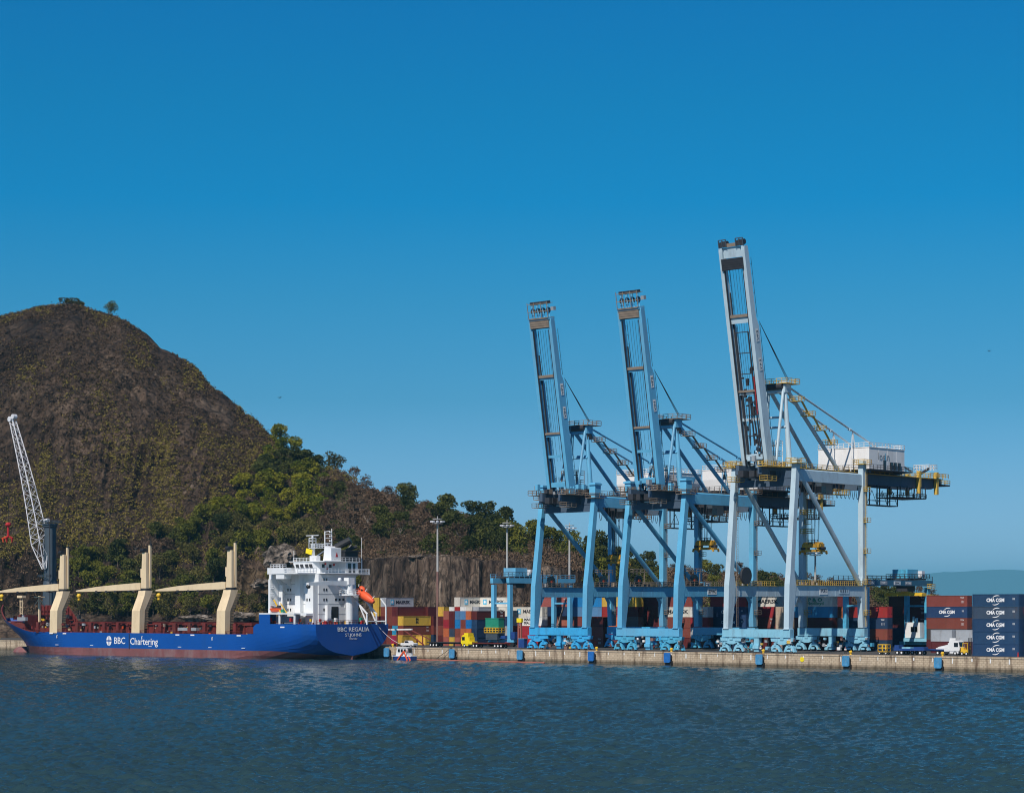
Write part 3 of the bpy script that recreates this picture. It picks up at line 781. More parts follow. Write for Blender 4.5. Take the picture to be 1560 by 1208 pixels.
def quay_crane(a_mid, big, label, words):
    root = empty('quay_crane', port(-a_mid, 0, D)); tag(root, label, 'crane', 'ship-to-shore cranes on the quay')
    def b(off=None): return MB((0, 0, -D))
    if big: leg, side, sill, bog, zg0, zg1, zl, bl, zap = 'crane_grey', 'crane_grey', 'crane_pale_blue', 'crane_pale_blue', 47.5, 50.6, 51.8, 55.6, 71.2
    else:   leg, side, sill, bog, zg0, zg1, zl, bl, zap = 'crane_blue', 'crane_blue', 'crane_blue_bright' if words == 'VP1' else 'crane_blue', 'crane_blue_bright' if words == 'VP1' else 'crane_bogie_blue', 42.9, 45.8, 45.3, 48.0, 64.2
    raily = 'rail_yellow' if big else 'rail_brown'
    hx = 9.3; ys, yl = 3.0, 36.4; pz0, pz1 = 17.8, 20.5
    for sx in (-hx, hx):
        # waterside leg: straight foot, widening to the knee, then leaning inland
        m = b(); w = .76
        yt = ys + (3.4 if big else 3.6); rings = []
        for z, y0, y1, hw in ((9.7, ys-.85, ys+.85, w), (pz0-2.5, ys-.7, ys+1.8, w), (pz1+.3, ys-.5, ys+2.45, w), (pz1+3.2, ys-.05, ys+1.65, w), (zl, yt-.7, yt+.8, w*.92)):
            rings.append([(sx-hw, y0, z), (sx+hw, y0, z), (sx+hw, y1, z), (sx-hw, y1, z)])
        m.loft(rings); m.box(sx-w-.12, sx+w+.12, ys-1.05, ys+1.05, 9.5, 9.702)
        m.box(sx-w-.05, sx+w+.05, yt-.95, yt+1.1, zl, zl+.25)
        m.build('waterside_leg', leg, root)
        m = b(); rings = []
        for z, y0, y1, hw in ((9.7, yl-.9, yl+.9, w), (pz0-.6, yl-1.3, yl+1.2, w*.95), (pz1+.3, yl-1.3, yl+1.1, w*.95), (pz1+2.5, yl-.9, yl+.8, w*.95), (zl+1.2, yl-.85, yl+.75, w*.95)):
            rings.append([(sx-hw, y0, z), (sx+hw, y0, z), (sx+hw, y1, z), (sx-hw, y1, z)])
        m.loft(rings); m.build('landside_leg', leg, root)
        # portal beam with walkway
        m = b(); m.box(sx-.72, sx+.72, ys+2.45, yl-1.28, pz0, pz1)
        m.prism([(ys+2.2, pz0+.01), (ys+2.2, pz0-2.4), (ys+3.6, pz0+.01)], 'x', sx-.6, sx+.6)
        m.prism([(yl-1.3, pz0+.01), (yl-1.3, pz0-1.6), (yl-2.6, pz0+.01)], 'x', sx-.6, sx+.6)
        for yy in range(7, 35, 4): m.box(sx-.745, sx+.745, yy, yy+.10, pz0+.02, pz1-.02)
        m.build('portal_beam', side, root)
        m = b(); m.rail((sx+.95, ys+2.5, pz1+.12), (sx+.95, yl-1.2, pz1+.12), h=1.15, step=1.8, r=.05)
        m.rail((sx-.95, ys+2.5, pz1+.12), (sx-.95, yl-1.2, pz1+.12), h=1.15, step=1.8, r=.05)
        m.box(sx-1.05, sx+1.05, ys+2.5, yl-1.3, pz1+.002, pz1+.1)
        m.build('walkway', raily, root)
        # diagonal from the waterside leg top down to the landside end of the portal beam
        m = b(); m.tube((sx, yt+1.0, zl-2.6), (sx, yl-1.1, pz1+.4), .62, .62, 12); m.build('diagonal_brace', side, root)
        # upper side beam
        m = b(); m.box(sx-.45, sx+.45, yt+.9, yl-.9, zg0-.9, zg0+1.6)
        m.tube((sx, yt+.8, zg0+1.75), (sx, yl-.8, zg0+1.75), .38, n=10); m.build('upper_side_beam', side, root)
        # caps, platforms on the legs
        for (cy, zz, deep) in ((yt, zl+.3, 1.6), (yl, zl+1.4, 1.4)):
            m = b(); m.box(sx-1.7, sx+1.7, cy-deep-.4, cy+deep+.4, zz-1.2, zz-1.05)
            m.railbox(sx-1.7, sx+1.7, cy-deep-.4, cy+deep+.4, zz-1.05, h=1.15, step=1.4, r=.05); m.build('leg_platform', raily, root)
        m = b(); m.box(sx-1.0, sx+1.0, yt-1.1, yt+1.3, zl+.25, zl+3.2)
        if not big:
            m.box(sx-1.25, sx+1.25, yt-1.4, yt+1.6, zl+2.6, zl+3.0)
            m.build('leg_head', side, root)
        ladder_m = b(); ladder(ladder_m, sx+w+.35, yl+.2, 10, zl); 
        z = 13
        while z < zl-3: ladder_m.box(sx+w+.05, sx+w+1.1, yl-.6, yl+1.2, z, z+.12); ladder_m.railbox(sx+w+.1, sx+w+1.1, yl-.6, yl+1.2, z+.12, h=1.1, step=1.2, r=.04); z += 8
        ladder_m.build('ladder', raily, root)
    # sill beams, bogies
    for y in (ys, yl):
        m = b(); m.box(-hx-1.15, hx+1.15, y-.8, y+.8, 7.45, 9.498)
        for xx in (-7, -3.5, 0, 3.5, 7): m.box(xx-.05, xx+.05, y-.83, y+.83, 7.5, 9.45)
        m.box(-.75, .75, y-.6, y+.6, 3.9, 7.448); m.box(-.9, .9, y-.95, y-.6, 4.6, 5.5)
        m.build('sill_beam', sill, root)
        for sx in (-hx+1.5, hx-1.5):
            bg = link('bogie', bogie_mesh('beam', bog), root, (sx, y, 0))
            for dx in (-2.15, 2.15):
                tr = link('wheel_truck', bogie_mesh('truck', bog), bg, (dx, 0, 0))
                link('wheel', WHEEL, bg, (dx-1.0, 0, .38)); link('wheel', WHEEL, bg, (dx+1.0, 0, .38))
        # machinery between the bogies: motor boxes, cable guides, buffers
        m = b(); rnd = random.Random(int(a_mid)+int(y))
        for _ in range(34):
            xx = rnd.uniform(-4.5, 4.5) if rnd.random() < .6 else rnd.choice([-1, 1])*rnd.uniform(10.0, 11.2)
            if abs(xx) < 1.0: continue
            zz = rnd.uniform(3.9, 6.9); s = rnd.uniform(.25, .75); m.mat(rnd.choice(['dark_steel', 'dark_steel', bog, 'grey_paint', 'tower_grey', 'mast_rust', 'rail_yellow', bog, 'lettering_white', 'crane_dark_blue']))
            m.cbox((xx, y - .3 + rnd.uniform(-.4, .4), zz), s*1.4, s, s*1.1); m.cut()
        m.mat('dark_steel'); m.path([(-4.4, y-.4, 7.4), (-4.0, y-.5, 6.0), (-3.2, y-.4, 5.1), (-2.2, y-.4, 4.8)], .09); m.cut(); m.path([(3.2, y-.6, 7.4), (3.8, y-.5, 6.2), (3.4, y-.4, 4.8)], .09)
        m.build_cut('travel_drive', root)
    # upper cross beams joining the two side frames
    for y in (ys+3.5, yl):
        m = b(); m.box(-hx+.9, -4.95, y-.7, y+.7, zg0-.2, zg0+1.7); m.box(4.95, hx-.9, y-.7, y+.7, zg0-.2, zg0+1.7)
        m.box(-hx+.9, hx-.9, y-.6, y+.6, zg0-2.1, zg0-.25)
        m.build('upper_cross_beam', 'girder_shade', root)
    # main girder: two boxes, rear end closed
    g0, g1 = -1.0, 84 if big else 79
    gs = 3.45
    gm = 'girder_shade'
    for sx in (-gs, gs):
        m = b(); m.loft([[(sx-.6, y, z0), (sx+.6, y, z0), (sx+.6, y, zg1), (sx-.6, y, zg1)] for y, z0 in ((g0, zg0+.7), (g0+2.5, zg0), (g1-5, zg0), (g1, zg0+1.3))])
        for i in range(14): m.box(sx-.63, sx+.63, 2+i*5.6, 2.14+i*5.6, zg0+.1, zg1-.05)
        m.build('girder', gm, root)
        m = b(); s2 = 1 if sx > 0 else -1
        m.box(sx+s2*.6, sx+s2*1.75, g0+1, g1-1, zg1-.35, zg1-.2)
        m.rail((sx+s2*1.7, g0+1, zg1-.2), (sx+s2*1.7, g1-1, zg1-.2), h=1.15, step=2.4, r=.045); m.build('girder_walkway', raily, root)
    m = b(); m.box(-gs+.6, gs-.6, g1-1.6, g1-.4, zg0+1.2, zg1-.1)
    for y in (yl+8, yl+22, 20): m.box(-gs+.6, gs-.6, y, y+.6, zg1-.8, zg1-.1)
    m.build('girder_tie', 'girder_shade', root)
    # boom, hinged at the waterside end and raised
    tilt = R(10.6 if big else 9.7); hy, hz = (2.0 if big else 2.6, zg0+2.0)
    ux_ = Vector((0, -math.sin(tilt), math.cos(tilt))); nrm = Vector((0, -math.cos(tilt), -math.sin(tilt)))   # along the boom; its underside faces the water
    def bp(x, s_, n_): v = Vector((0, hy, hz)) + ux_*s_ - nrm*n_; return (x, v.y, v.z)
    bm = 'crane_grey' if big else 'crane_blue'
    for sx in (-gs, gs):
        m = b(); rings = []
        prof = ((0, .3, 1.8), (2.5, 0, 2.6), (bl*.64, 0, 2.7), (bl*.68, 0, 1.9), (bl-1, 0, 1.6), (bl, .1, 1.4))
        for s_, n0, n1 in prof: rings.append([bp(sx-.5, s_, n0), bp(sx+.5, s_, n0), bp(sx+.5, s_, n1), bp(sx-.5, s_, n1)])
        m.loft(rings)
        m.mat(bm)
        m.build('boom_girder', bm, root)
        m = b(); s2 = -1 if sx > 0 else 1     # trolley rail and cable tray along the inner edge
        m.loft([[bp(sx+s2*.55, s_, .0), bp(sx+s2*.75, s_, .0), bp(sx+s2*.75, s_, .4), bp(sx+s2*.55, s_, .4)] for s_ in (1, bl-3)])
        m.loft([[bp(sx+s2*.552, s_, 1.3), bp(sx+s2*.8, s_, 1.3), bp(sx+s2*.8, s_, 1.6), bp(sx+s2*.552, s_, 1.6)] for s_ in (1, bl*.8)])
        m.build('trolley_rail', 'dark_steel', root)
        m = b(); n_ = 3.0; s_ = 3.0         # rear handrail of the boom walkway
        while s_ < bl-3:
            nn = 2.6 if s_ < bl*.64 else 1.85
            m.beam(bp(sx+.2, s_, nn), bp(sx+.2, s_, nn+.9), .08); s_ += 2.4
        m.beam(bp(sx+.2, 3, 3.5), bp(sx+.2, bl*.65, 3.5), .09); m.beam(bp(sx+.2, bl*.68, 2.75), bp(sx+.2, bl-3, 2.75), .09)
        m.build('boom_handrail', 'crane_dark_blue', root)
    # cross members and platforms of the boom
    m = b()
    def cross(s_, h, n0, n1, mt):
        m.cut(); m.mat(mt); m.loft([[bp(-gs+.55, q, n0), bp(gs-.55, q, n0), bp(gs-.55, q, n1), bp(-gs+.55, q, n1)] for q in (s_, s_+h)])
    cross(bl-2.6, 2.6, .5, 1.6, bm); cross(bl*.34, .6, .5, 1.1, bm); cross(bl*.22, .7, .7, 1.3, bm); cross(bl*.66, (1.5 if big else .6), .5, 1.3, bm)
    cross(bl*.66+(1.5 if big else .6), .7, .2, 1.5, 'rail_brown'); cross(bl*.34+.6, .5, .2, 1.5, 'rail_brown'); cross(2.6, 1.2, .4, 2.2, bm)
    
    m.build_cut('boom_cross_member', root)
    m = b(); m.loft([[bp(-gs+.2, q, -.35), bp(gs-.2, q, -.35), bp(gs-.2, q, .4), bp(-gs+.2, q, .4)] for q in ((bl-5.6, bl-2.7) if big else (bl-2.4, bl-.4))])
    for q in range(5): m.mat('rail_brown'); m.loft([[bp(-gs+.3, s_, -.42), bp(gs-.3, s_, -.42), bp(gs-.3, s_, -.36), bp(-gs+.3, s_, -.36)] for s_ in (((bl-5.4) if big else bl-2.3)+q*.58, ((bl-5.4) if big else bl-2.3)+q*.58+.2)])
    m.mats[0] = 'dark_steel' if big else 'rail_brown'
    if len(m.mats) == 1: m.mats.append('rail_brown')
    m.build('sheave_guard', None, root)
    # boom tip platform with sheaves
    m = b(); m.mat(bm)
    if big:
        for sx in (-2.6, 2.6):
            m.mat('dark_steel'); m.tube(bp(sx-.9, bl+1.0, 1.0), bp(sx+.9, bl+1.0, 1.0), .7, n=12); m.loft([[bp(sx-1.1, q, .1), bp(sx+1.1, q, .1), bp(sx+1.1, q, .5), bp(sx-1.1, q, .5)] for q in (bl+.1, bl+1.5)]); m.mat('tower_grey'); [m.beam(bp(sx+e, bl+.1, .0), bp(sx+e, bl+2.0, .0), .2) for e in (-1.1, 0, 1.1)]; m.beam(bp(sx-1.1, bl+2.0, 0), bp(sx+1.1, bl+2.0, 0), .2)
        m.mat('rail_brown'); m.loft([[bp(-1.6, q, .2), bp(1.6, q, .2), bp(1.6, q, 1.8), bp(-1.6, q, 1.8)] for q in (bl+.1, bl+1.0)])
    else:
        m.mat(bm); m.loft([[bp(-gs-.2, q, -.2), bp(gs+.2, q, -.2), bp(gs+.2, q, 2.0), bp(-gs-.2, q, 2.0)] for q in (bl-.3, bl+.2)])
        for k in range(4):
            x = -2.7+k*1.8; m.mat('crane_blue'); m.beam(bp(x, bl+.2, .3), bp(x+.3, bl+4.0, .6), .28); m.beam(bp(x+.9, bl+.2, .3), bp(x-.2, bl+4.0, .6), .2)
            m.mat('dark_steel'); m.tube(bp(x-.2, bl+2.2, .9), bp(x+.2, bl+2.2, .9), .8, n=10)
        m.mat('rail_brown')
        for q in (bl+.3, bl+2.1, bl+4.1):
            m.beam(bp(-gs, q, -.4), bp(gs, q, -.4), .14); m.beam(bp(gs, q, -.4), bp(gs+.1, q, 2.0), .14); m.beam(bp(-gs, q, -.4), bp(-gs, q, 2.4), .14)
        for x in (-gs, -1.2, 1.2, gs): m.beam(bp(x, bl+.2, -.4), bp(x, bl+4.6, -.4), .14)
        m.mat('dark_steel'); m.loft([[bp(-gs+.3, q, .4), bp(gs-.3, q, .4), bp(gs-.3, q, 1.6), bp(-gs+.3, q, 1.6)] for q in (bl+3.9, bl+4.7)])
        m.mat('grey_paint'); m.loft([[bp(gs+.2, q, .8), bp(gs+1.2, q, .8), bp(gs+1.2, q, 1.8), bp(gs+.2, q, 1.8)] for q in (bl+2.0, bl+3.0)])
    m.build('boom_tip', None, root)
    # ropes between the boom girders
    m = b()
    for i in range(5):
        x = -1.8+i*.9; m.tube(bp(x, bl-3, .9), bp(x*.7, bl*(.36 if i % 2 else .2), .9), .035, n=4)
    for i in range(3): m.tube(bp(gs+.3, bl*.66, 3.2), (gs-.6+i*.3, 11.5, zap+1.5), .06, n=4)
    m.build('hoist_rope', 'rope', root)
    if big:     # access frame hanging inside the raised boom
        m = b()
        for x in (-1.9, 1.9):
            m.beam(bp(x, 3, .6), bp(x, bl*.62, .6), .28)
        for s_ in [bl*.62-i*5.2 for i in range(7)]: m.beam(bp(-1.9, s_, .6), bp(1.9, s_, .6), .2)
        for x in (-1.2, .1, 1.2):
            m.beam(bp(x, 6, .8), bp(x*.3+.2, bl*.33, .8), .3); 
        rnd = random.Random(3)
        for _ in range(22):
            s_ = rnd.uniform(3, bl*.46); x = rnd.uniform(-2.0, 1.8); m.loft([[bp(x, q, .4), bp(x+.6, q, .4), bp(x+.6, q, 1.0), bp(x, q, 1.0)] for q in (s_, s_+rnd.uniform(.3, 1.4))])
        m.build('access_frame', 'dark_steel', root)
        m = b(); m.path([bp(gs-.75, bl*.42, -.15), bp(gs-.75, bl*.36, -.15), bp(gs-.8, bl*.25, -.15)], .12); m.build('red_hose', 'red_paint', root)
    # markings on the boom side
    for s_, tx in ((bl*.60, words), (bl*.47, words[0]+'01' if not big else 'V P 3')):
        v = Vector(bp(gs+.58, s_, 1.5)); v.z -= D
        pl = MB(); pl.box(-.02, .0, -1.6, 1.6, -.55, .55)
        sg = pl.build('marking_plate', 'white_paint', root, v); sg.rotation_euler = (math.pi/2 + tilt, 0, 0)
        t = link('lettering', text_mesh(tx, .95, 2.4, mat='lettering_black'), sg, (.03, 0, 0)); t.rotation_euler = (0, 0, math.pi/2)
    # A-frame (mast) with back stays
    ax, ay = 2.6, 11.8
    m = b()
    for sx in (-1, 1):
        m.tube((sx*4.0, 11.2, zg1), (sx*ax, ay-.6, zap-1.5), .75, .5, 12)
        m.tube((sx*3.2, 6.2, zg1+.2), (sx*ax, ay-1.3, zap-1.0), .38, .38, 8)
        m.beam((sx*3.3, 6.0, zg1-.2), (sx*3.3, 13, zg1-.2), 1.2, .5)
    m.tube((-3.4, 10.7, zg1+10), (3.4, 10.7, zg1+10), .3); m.tube((-3.1, 11, zap-8), (3.1, 11, zap-8), .3)
    m.build('mast', leg, root)
    m = b(); m.mat(leg).box(-3.2, 3.2, ay-1.4, ay+1.2, zap-1.8, zap+.4); m.mat('dark_steel').tube((-2.6, ay-1.6, zap-.3), (2.6, ay-1.6, zap-.3), .8, n=12)
    m.mat('white_paint').box(1.2, 3.25, ay-1.0, ay+.9, zap-.8, zap+.9) if big else m.mat('dark_steel').box(1.5, 3.2, ay-1, ay+.8, zap-3.4, zap-1.9)
    m.mat(raily).box(-3.9, 4.2, ay-2.0, ay+3.6, zap+.4, zap+.55); m.railbox(-3.9, 4.2, ay-2.0, ay+3.6, zap+.55, h=1.2, step=1.5, r=.06)
    m.build('mast_head', None, root)
    for sx in (-1, 1):
        m = b(); m.tube((sx*ax, ay+.5, zap-1.2), (sx*3.7, 33.6, zg1+.1), .52, .52, 12); m.build('back_strut', side, root)
        m = b(); top = Vector((sx*2.4, ay+1.0, zap-.2)); end = Vector((sx*3.6, 70 if big else 66, zg1+1.2))
        m.tube(top, end, .26, .26, 8); q = top.lerp(end, .47)
        m.mat(side); m.tube(q - Vector((0, 0, .2)), q + (end-top).normalized()*.9, .4, .4, 8)
        m.build('tie_rod', None, root)
        m = b()     # A-shaped props carrying the tie
        q = top.lerp(end, .5); m.tube((q.x, q.y-.8, zg1+.2), q, .14, n=6); m.tube((q.x, q.y+3.0, zg1+.2), q, .14, n=6)
        m.beam((q.x, q.y-.5, zg1+3.5), (q.x, q.y+1.7, zg1+3.5), .15); m.build('tie_prop', 'white_paint' if big else side, root)
    # platforms and stairs climbing the struts
    m = b(); m.mat(raily)
    for k in range(4):
        y = 14 + k*5.0; z = zap-4-(k)*(zap-zg1-5)/4.6; sx = 3.2
        m.box(sx-.5, sx+2.3, y-1, y+1.6, z, z+.12); m.railbox(sx-.5, sx+2.3, y-1, y+1.6, z+.12, h=1.15, step=1.3, r=.05)
        if k < 3: m.beam((sx+1.6, y+1.6, z), (sx+1.6, y+5.0, z-(zap-zg1-5)/4.6), .55, .16)
    m.build('stair', raily, root)
    # boom-foot machinery, railings and lamps round the hinge
    m = b(); rnd = random.Random(int(a_mid))
    for sx in (-1, 1):
        m.cut(); m.mat(raily); m.box(sx*5.3-1.5, sx*5.3+1.5, -2.4, 6.4, zg1-.6, zg1-.45); m.railbox(sx*5.3-1.5, sx*5.3+1.5, -2.4, 6.4, zg1-.45, h=1.2, step=1.5, r=.06)
        m.cut(); m.box(sx*5.0-1.2, sx*5.0+1.2, -1.5, 2.5, zg0-1.0, zg0-.85); m.railbox(sx*5.0-1.2, sx*5.0+1.2, -1.5, 2.5, zg0-.85, h=1.1, step=1.5, r=.05); m.cut()
    for _ in range(26):
        m.mat(rnd.choice([raily, 'dark_steel', leg, 'grey_paint', side])); x = rnd.uniform(-6, 6); y = rnd.uniform(-1.5, 13); s = rnd.uniform(.3, 1.1)
        m.cbox((x, y, zg1 + s*.55 + rnd.choice([0, 0, 1.2])), s, s*1.2, s*rnd.uniform(.8, 1.9)); m.cut()
    m.mat('dark_steel')
    for _ in range(6): x = rnd.uniform(-3.4, 3.4); m.cbox((x, rnd.uniform(0, 5), zg0+.9), 1.6, 2.6, 1.6); m.cut()
    for _ in range(8): x = rnd.uniform(-6, 6); m.beam((x, 6, zg1), (x, 6+rnd.uniform(-.4, .4), zg1+rnd.uniform(2.5, 5)), .13); m.cut()
    m.build_cut('hinge_machinery', root)
    # scaffold-like stair block behind the boom foot
    m = b()
    for z in (zg1+2.6, zg1+5.2):
        m.box(-2.6, 3.0, 6.6, 9.6, z, z+.1); m.railbox(-2.6, 3.0, 6.6, 9.6, z+.1, h=1.1, step=1.4, r=.05)
    for x in (-2.6, .2, 3.0):
        m.beam((x, 6.6, zg1), (x, 6.6, zg1+6.3), .14); m.beam((x, 9.6, zg1), (x, 9.6, zg1+6.3), .14)
    m.build('stair_block', 'white_paint' if big else raily, root)
    # machinery house
    hy0, hy1 = (42.6, 59.8) if big else (41.4, 56.5); hz0, hz1 = (zg1+.7, zg1+6.4) if big else (zg1+1.4, zg1+7.2)
    m = b(); hw = 7.4; hl = 8.6 if big else 11.6; sl = 0 if big else 1.5
    m.loft([[(-hl+sl, hy0+sl*.3, hz0), (hw-sl*.4, hy0+sl*.3, hz0), (hw-sl*.4, hy1-sl, hz0), (-hl+sl, hy1-sl, hz0)], [(-hl, hy0, hz0+1.6+sl), (hw, hy0, hz0+1.6+sl), (hw, hy1, hz0+1.6+sl), (-hl, hy1, hz0+1.6+sl)],
            [(-hl, hy0, hz1), (hw, hy0, hz1), (hw, hy1, hz1), (-hl, hy1, hz1)]])
    for y in (hy0+4.4, hy0+8.8, hy0+13.2): m.box(-hl-.03, hw+.03, y, y+.07, hz0+2+sl, hz1-.1)
    for x in (-3.7, 0, 3.7): m.box(x, x+.07, hy0-.03, hy1+.03, hz0+2+sl, hz1-.1)
    m.box(-hl-.12, hw+.12, hy0-.12, hy1+.12, hz1, hz1+.18)
    hs = m.build('machine_house', 'house_white', root)
    m = b(); m.railbox(-hl, hw, hy0, hy1, hz1+.18, h=1.15, step=1.5, r=.06); m.build('roof_rail', 'white_paint', hs)
    m = b()
    if big:
        for y in (52.6, 54.4, 56.4): m.box(hw, hw+.35, y, y+1.1, hz0+.3, hz0+2.2)
        m.box(hw, hw+.08, 49.4, 50.6, hz0+.1, hz0+2.6); m.mats = ['window_black']
    else:
        m.box(-hw+3, -hw+4.4, hy0-.06, hy0-.001, hz0+3.1, hz0+4.4)
        m.box(hw, hw+.05, 49, 50, hz0+2.2, hz0+3.2)
    m.build('vent', 'window_black', hs)
    if big:
        t = letter('log.n', 2.9, (hw+.06, 49.6, hz0+3.5-D), hs, 'x', 5.4, 'grey_paint', 0.0)
        t = link('lettering', text_mesh('i', 2.9, .35, mat='logo_blue'), hs, (hw+.06, 50.35, hz0+3.5-D)); t.rotation_euler = (0, 0, math.pi/2)
    else:
        for k in range(4):    # row of blue triangles
            y = 44.5+k*2.3; m = b(); m.prism([(y, hz1-.8), (y+2.3, hz1-.8), (y+1.15, hz1-2.7)], 'x', hw+.001, hw+.06); m.build('emblem', 'crane_blue', hs)
    m = b(); m.box(-hl-1.3, hw+1.3, hy0-1.6, hy1+1.8, hz0-.3, hz0-.02); m.mat(raily); m.railbox(-hl-1.3, hw+1.3, hy0-1.6, hy1+1.8, hz0-.02, h=1.15, step=1.6, r=.05)
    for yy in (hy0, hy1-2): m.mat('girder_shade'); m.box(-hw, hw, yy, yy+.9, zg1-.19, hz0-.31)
    m.mats[0] = 'dark_steel'; m.build('house_platform', None, root)
    # rear end gear
    m = b(); m.mat('rail_yellow'); 
    for y in (g1-13, g1-4):
        m.box(4.2, 5.2, y, y+.9, zg0-1.5, zg1+1.6); m.box(-5.0, -4.2, y, y+.9, zg0-1.5, zg1+1.6)
    m.mat(raily); m.railbox(-5.5, 5.5, g1-8, g1+1.5, zg1, h=1.2, step=1.5, r=.06); m.railbox(-4.5, 4.5, g1-2, g1+4, zg0+1.5, h=1.2, step=1.4, r=.06)
    m.mat('dark_steel'); m.box(-4.5, 4.5, g1-1, g1+4, zg0+1.1, zg0+1.5)
    m.tube((2, g1-9, zg1+.5), (2, g1-3, zg1+2.8), .4); m.mat('white_paint'); m.railbox(-1, 4, g1-6, g1-2, zg1+2.2, h=1.5, step=1.0, r=.06)
    m.build('rear_gear', None, root)
    # underslung service basket and catwalk
    m = b(); bx0, bx1, by0, by1, bz0 = 3.0, 5.4, 44.5, 59.5, zg0-5.4
    for y in (by0, by0+5, by0+10, by1):
        for x in (bx0, bx1): m.beam((x, y, zg0), (x, y, bz0), .24)
        m.beam((bx0, y, bz0), (bx1, y, bz0), .24)
    for z in (bz0, bz0+1.3):
        for x in (bx0, bx1): m.beam((x, by0, z), (x, by1, z), .24 if z == bz0 else .1)
    for k in range(3): m.beam((bx1, by0+5*k, bz0), (bx1, by0+5*k+2.5, zg0-1.5), .1); m.beam((bx1, by0+5*k+5, bz0), (bx1, by0+5*k+2.5, zg0-1.5), .1)
    m.box(bx0, bx1, by0, by1, bz0-.1, bz0)
    m.box(-2, 5.5, 60.5, 74, zg0-3.0, zg0-2.75); m.railbox(-2, 5.5, 60.5, 74, zg0-2.75, h=1.1, step=1.6, r=.06)
    for y in (61, 64.5, 68, 71.5, 73.8): m.beam((5.3, y, zg0-2.9), (5.3, y, zg0+.3), .2)
    m.build('service_basket', 'dark_steel', root)
    # festoon loops
    m = b()
    ysf = [13.5+2.6*i for i in range(4)] + [30.5+1.9*i for i in range(7)] + [62+2.7*i for i in range(5)]
    for y in ysf:
        dep = 4.0 if y < 60 else 2.6; wd = 1.7; pts = [(4.9, y+wd*t, zg0-.2-dep*(1-(2*t-1)**2)**.8) for t in [i/8 for i in range(9)]]
        m.path(pts, .07, 4)
    m.build('festoon_cable', 'rope', root)
    # trolley with operator cab
    ty = 27.6; m = b(); m.mat('dark_steel').box(-3.2, 3.2, ty-3.5, ty+3.5, zg0-1.5, zg0-.1); m.box(-2.4, 2.4, ty-2.4, ty+2.4, zg0-2.6, zg0-1.51)
    m.mat('tower_grey').box(4.1, 6.3, ty-5.5, ty-.5, zg0-3.4, zg0-.6); m.mat('window_black').box(4.05, 6.34, ty-5.56, ty-3.6, zg0-3.1, zg0-1.5)
    m.mat(raily); m.railbox(3.6, 6.6, ty+.3, ty+7, zg0-3.2, h=1.1, step=1.4, r=.06); m.box(3.6, 6.6, ty+.3, ty+7, zg0-3.35, zg0-3.2)
    m.build('trolley', None, root)
    sz = 29.6 if big else (30.8 if words == 'VP2' else 27.5)
    m = b()
    for x in (-1.5, -1.2, 1.2, 1.5):
        for y in (ty-.9, ty+.9): m.tube((x, y, zg0-2.6), (x*.7, y, sz+1.7), .05, n=4)
    m.build('hoist_rope', 'rope', root)
    # cable reel, cabins and clutter on the portal beam
    m = b(); m.mat('dark_steel')
    if big: m.tube((hx+.95, ys+6, pz1+2.3), (hx-3, ys+6, pz1+2.3), 2.3, n=22) if False else m.tube((-hx+1.0, ys+6, pz1+2.6), (-hx+1.6, ys+6, pz1+2.6), 2.2, n=24)
    else:
        for k, sx in enumerate((-hx, hx)):
            m.cut(); m.mat('window_black'); m.tube((sx+.3, ys+6.3, pz1+1.6), (sx+.9, ys+6.3, pz1+1.6), 1.5, n=20); m.mat('orange'); m.tube((sx+.25, ys+6.3, pz1+1.6), (sx+.97, ys+6.3, pz1+1.6), .5, n=12)
            m.cut(); m.mat('rail_brown'); m.railbox(sx-1.2, sx+1.4, ys+3.2, ys+9.5, pz1+3.3, h=1.3, step=1.4, r=.07); m.beam((sx+.2, ys+3.2, pz1), (sx+.2, ys+3.2, pz1+3.3), .2); m.beam((sx+.2, ys+9.4, pz1), (sx+.2, ys+9.4, pz1+3.3), .2)
    rnd = random.Random(int(a_mid)+5)
    for sx in (-hx, hx):
        for _ in range(7):
            m.mat(rnd.choice(['dark_steel', 'grey_paint', side, 'rail_brown', 'tower_grey'])); y = rnd.uniform(ys+4, ys+14); s = rnd.uniform(.35, .9)
            m.cut(); m.cbox((sx+rnd.uniform(-.5, .5), y, pz1+.1+s*.6), s, s*1.3, s*1.2)
    m.build_cut('portal_equipment', root)
    # name plates on the near portal beam
    def plate(y, wd, ht, tx, tw, mt):
        p_ = b(); p_.box(hx+.745, hx+.80, y-wd/2, y+wd/2, (pz0+pz1)/2-ht/2, (pz0+pz1)/2+ht/2)
        pl = p_.build('name_plate', mt, root)
        letter(tx, ht*.7, (hx+.82, y, (pz0+pz1)/2-D), pl, 'x', tw, 'lettering_black')
    if big: plate(17.5, 3.6, 1.9, 'VPORTS', 3.0, 'white_paint'); plate(26.8, 4.6, 1.5, '0 3 5 1', 3.4, 'crane_grey')
    elif words == 'VP2': plate(17.0, 4.0, 1.6, 'ZPMC', 3.2, 'white_paint')
    # waterside service platform ladders
    if big:
        m = b(); ladder(m, -hx+1.4, ys+2.2, 10, zl-2); m.build('ladder', 'rail_brown', root)
        m = b()
        for zz in (zg0-8, zg0-13): m.box(-hx+.9, -hx+3.4, yl-2.5, yl+.2, zz, zz+.12); m.railbox(-hx+.9, -hx+3.4, yl-2.5, yl+.2, zz+.12, h=1.1, step=1.2, r=.06)
        m.build('leg_landing', 'rail_yellow', root)
    return root, sz, ty

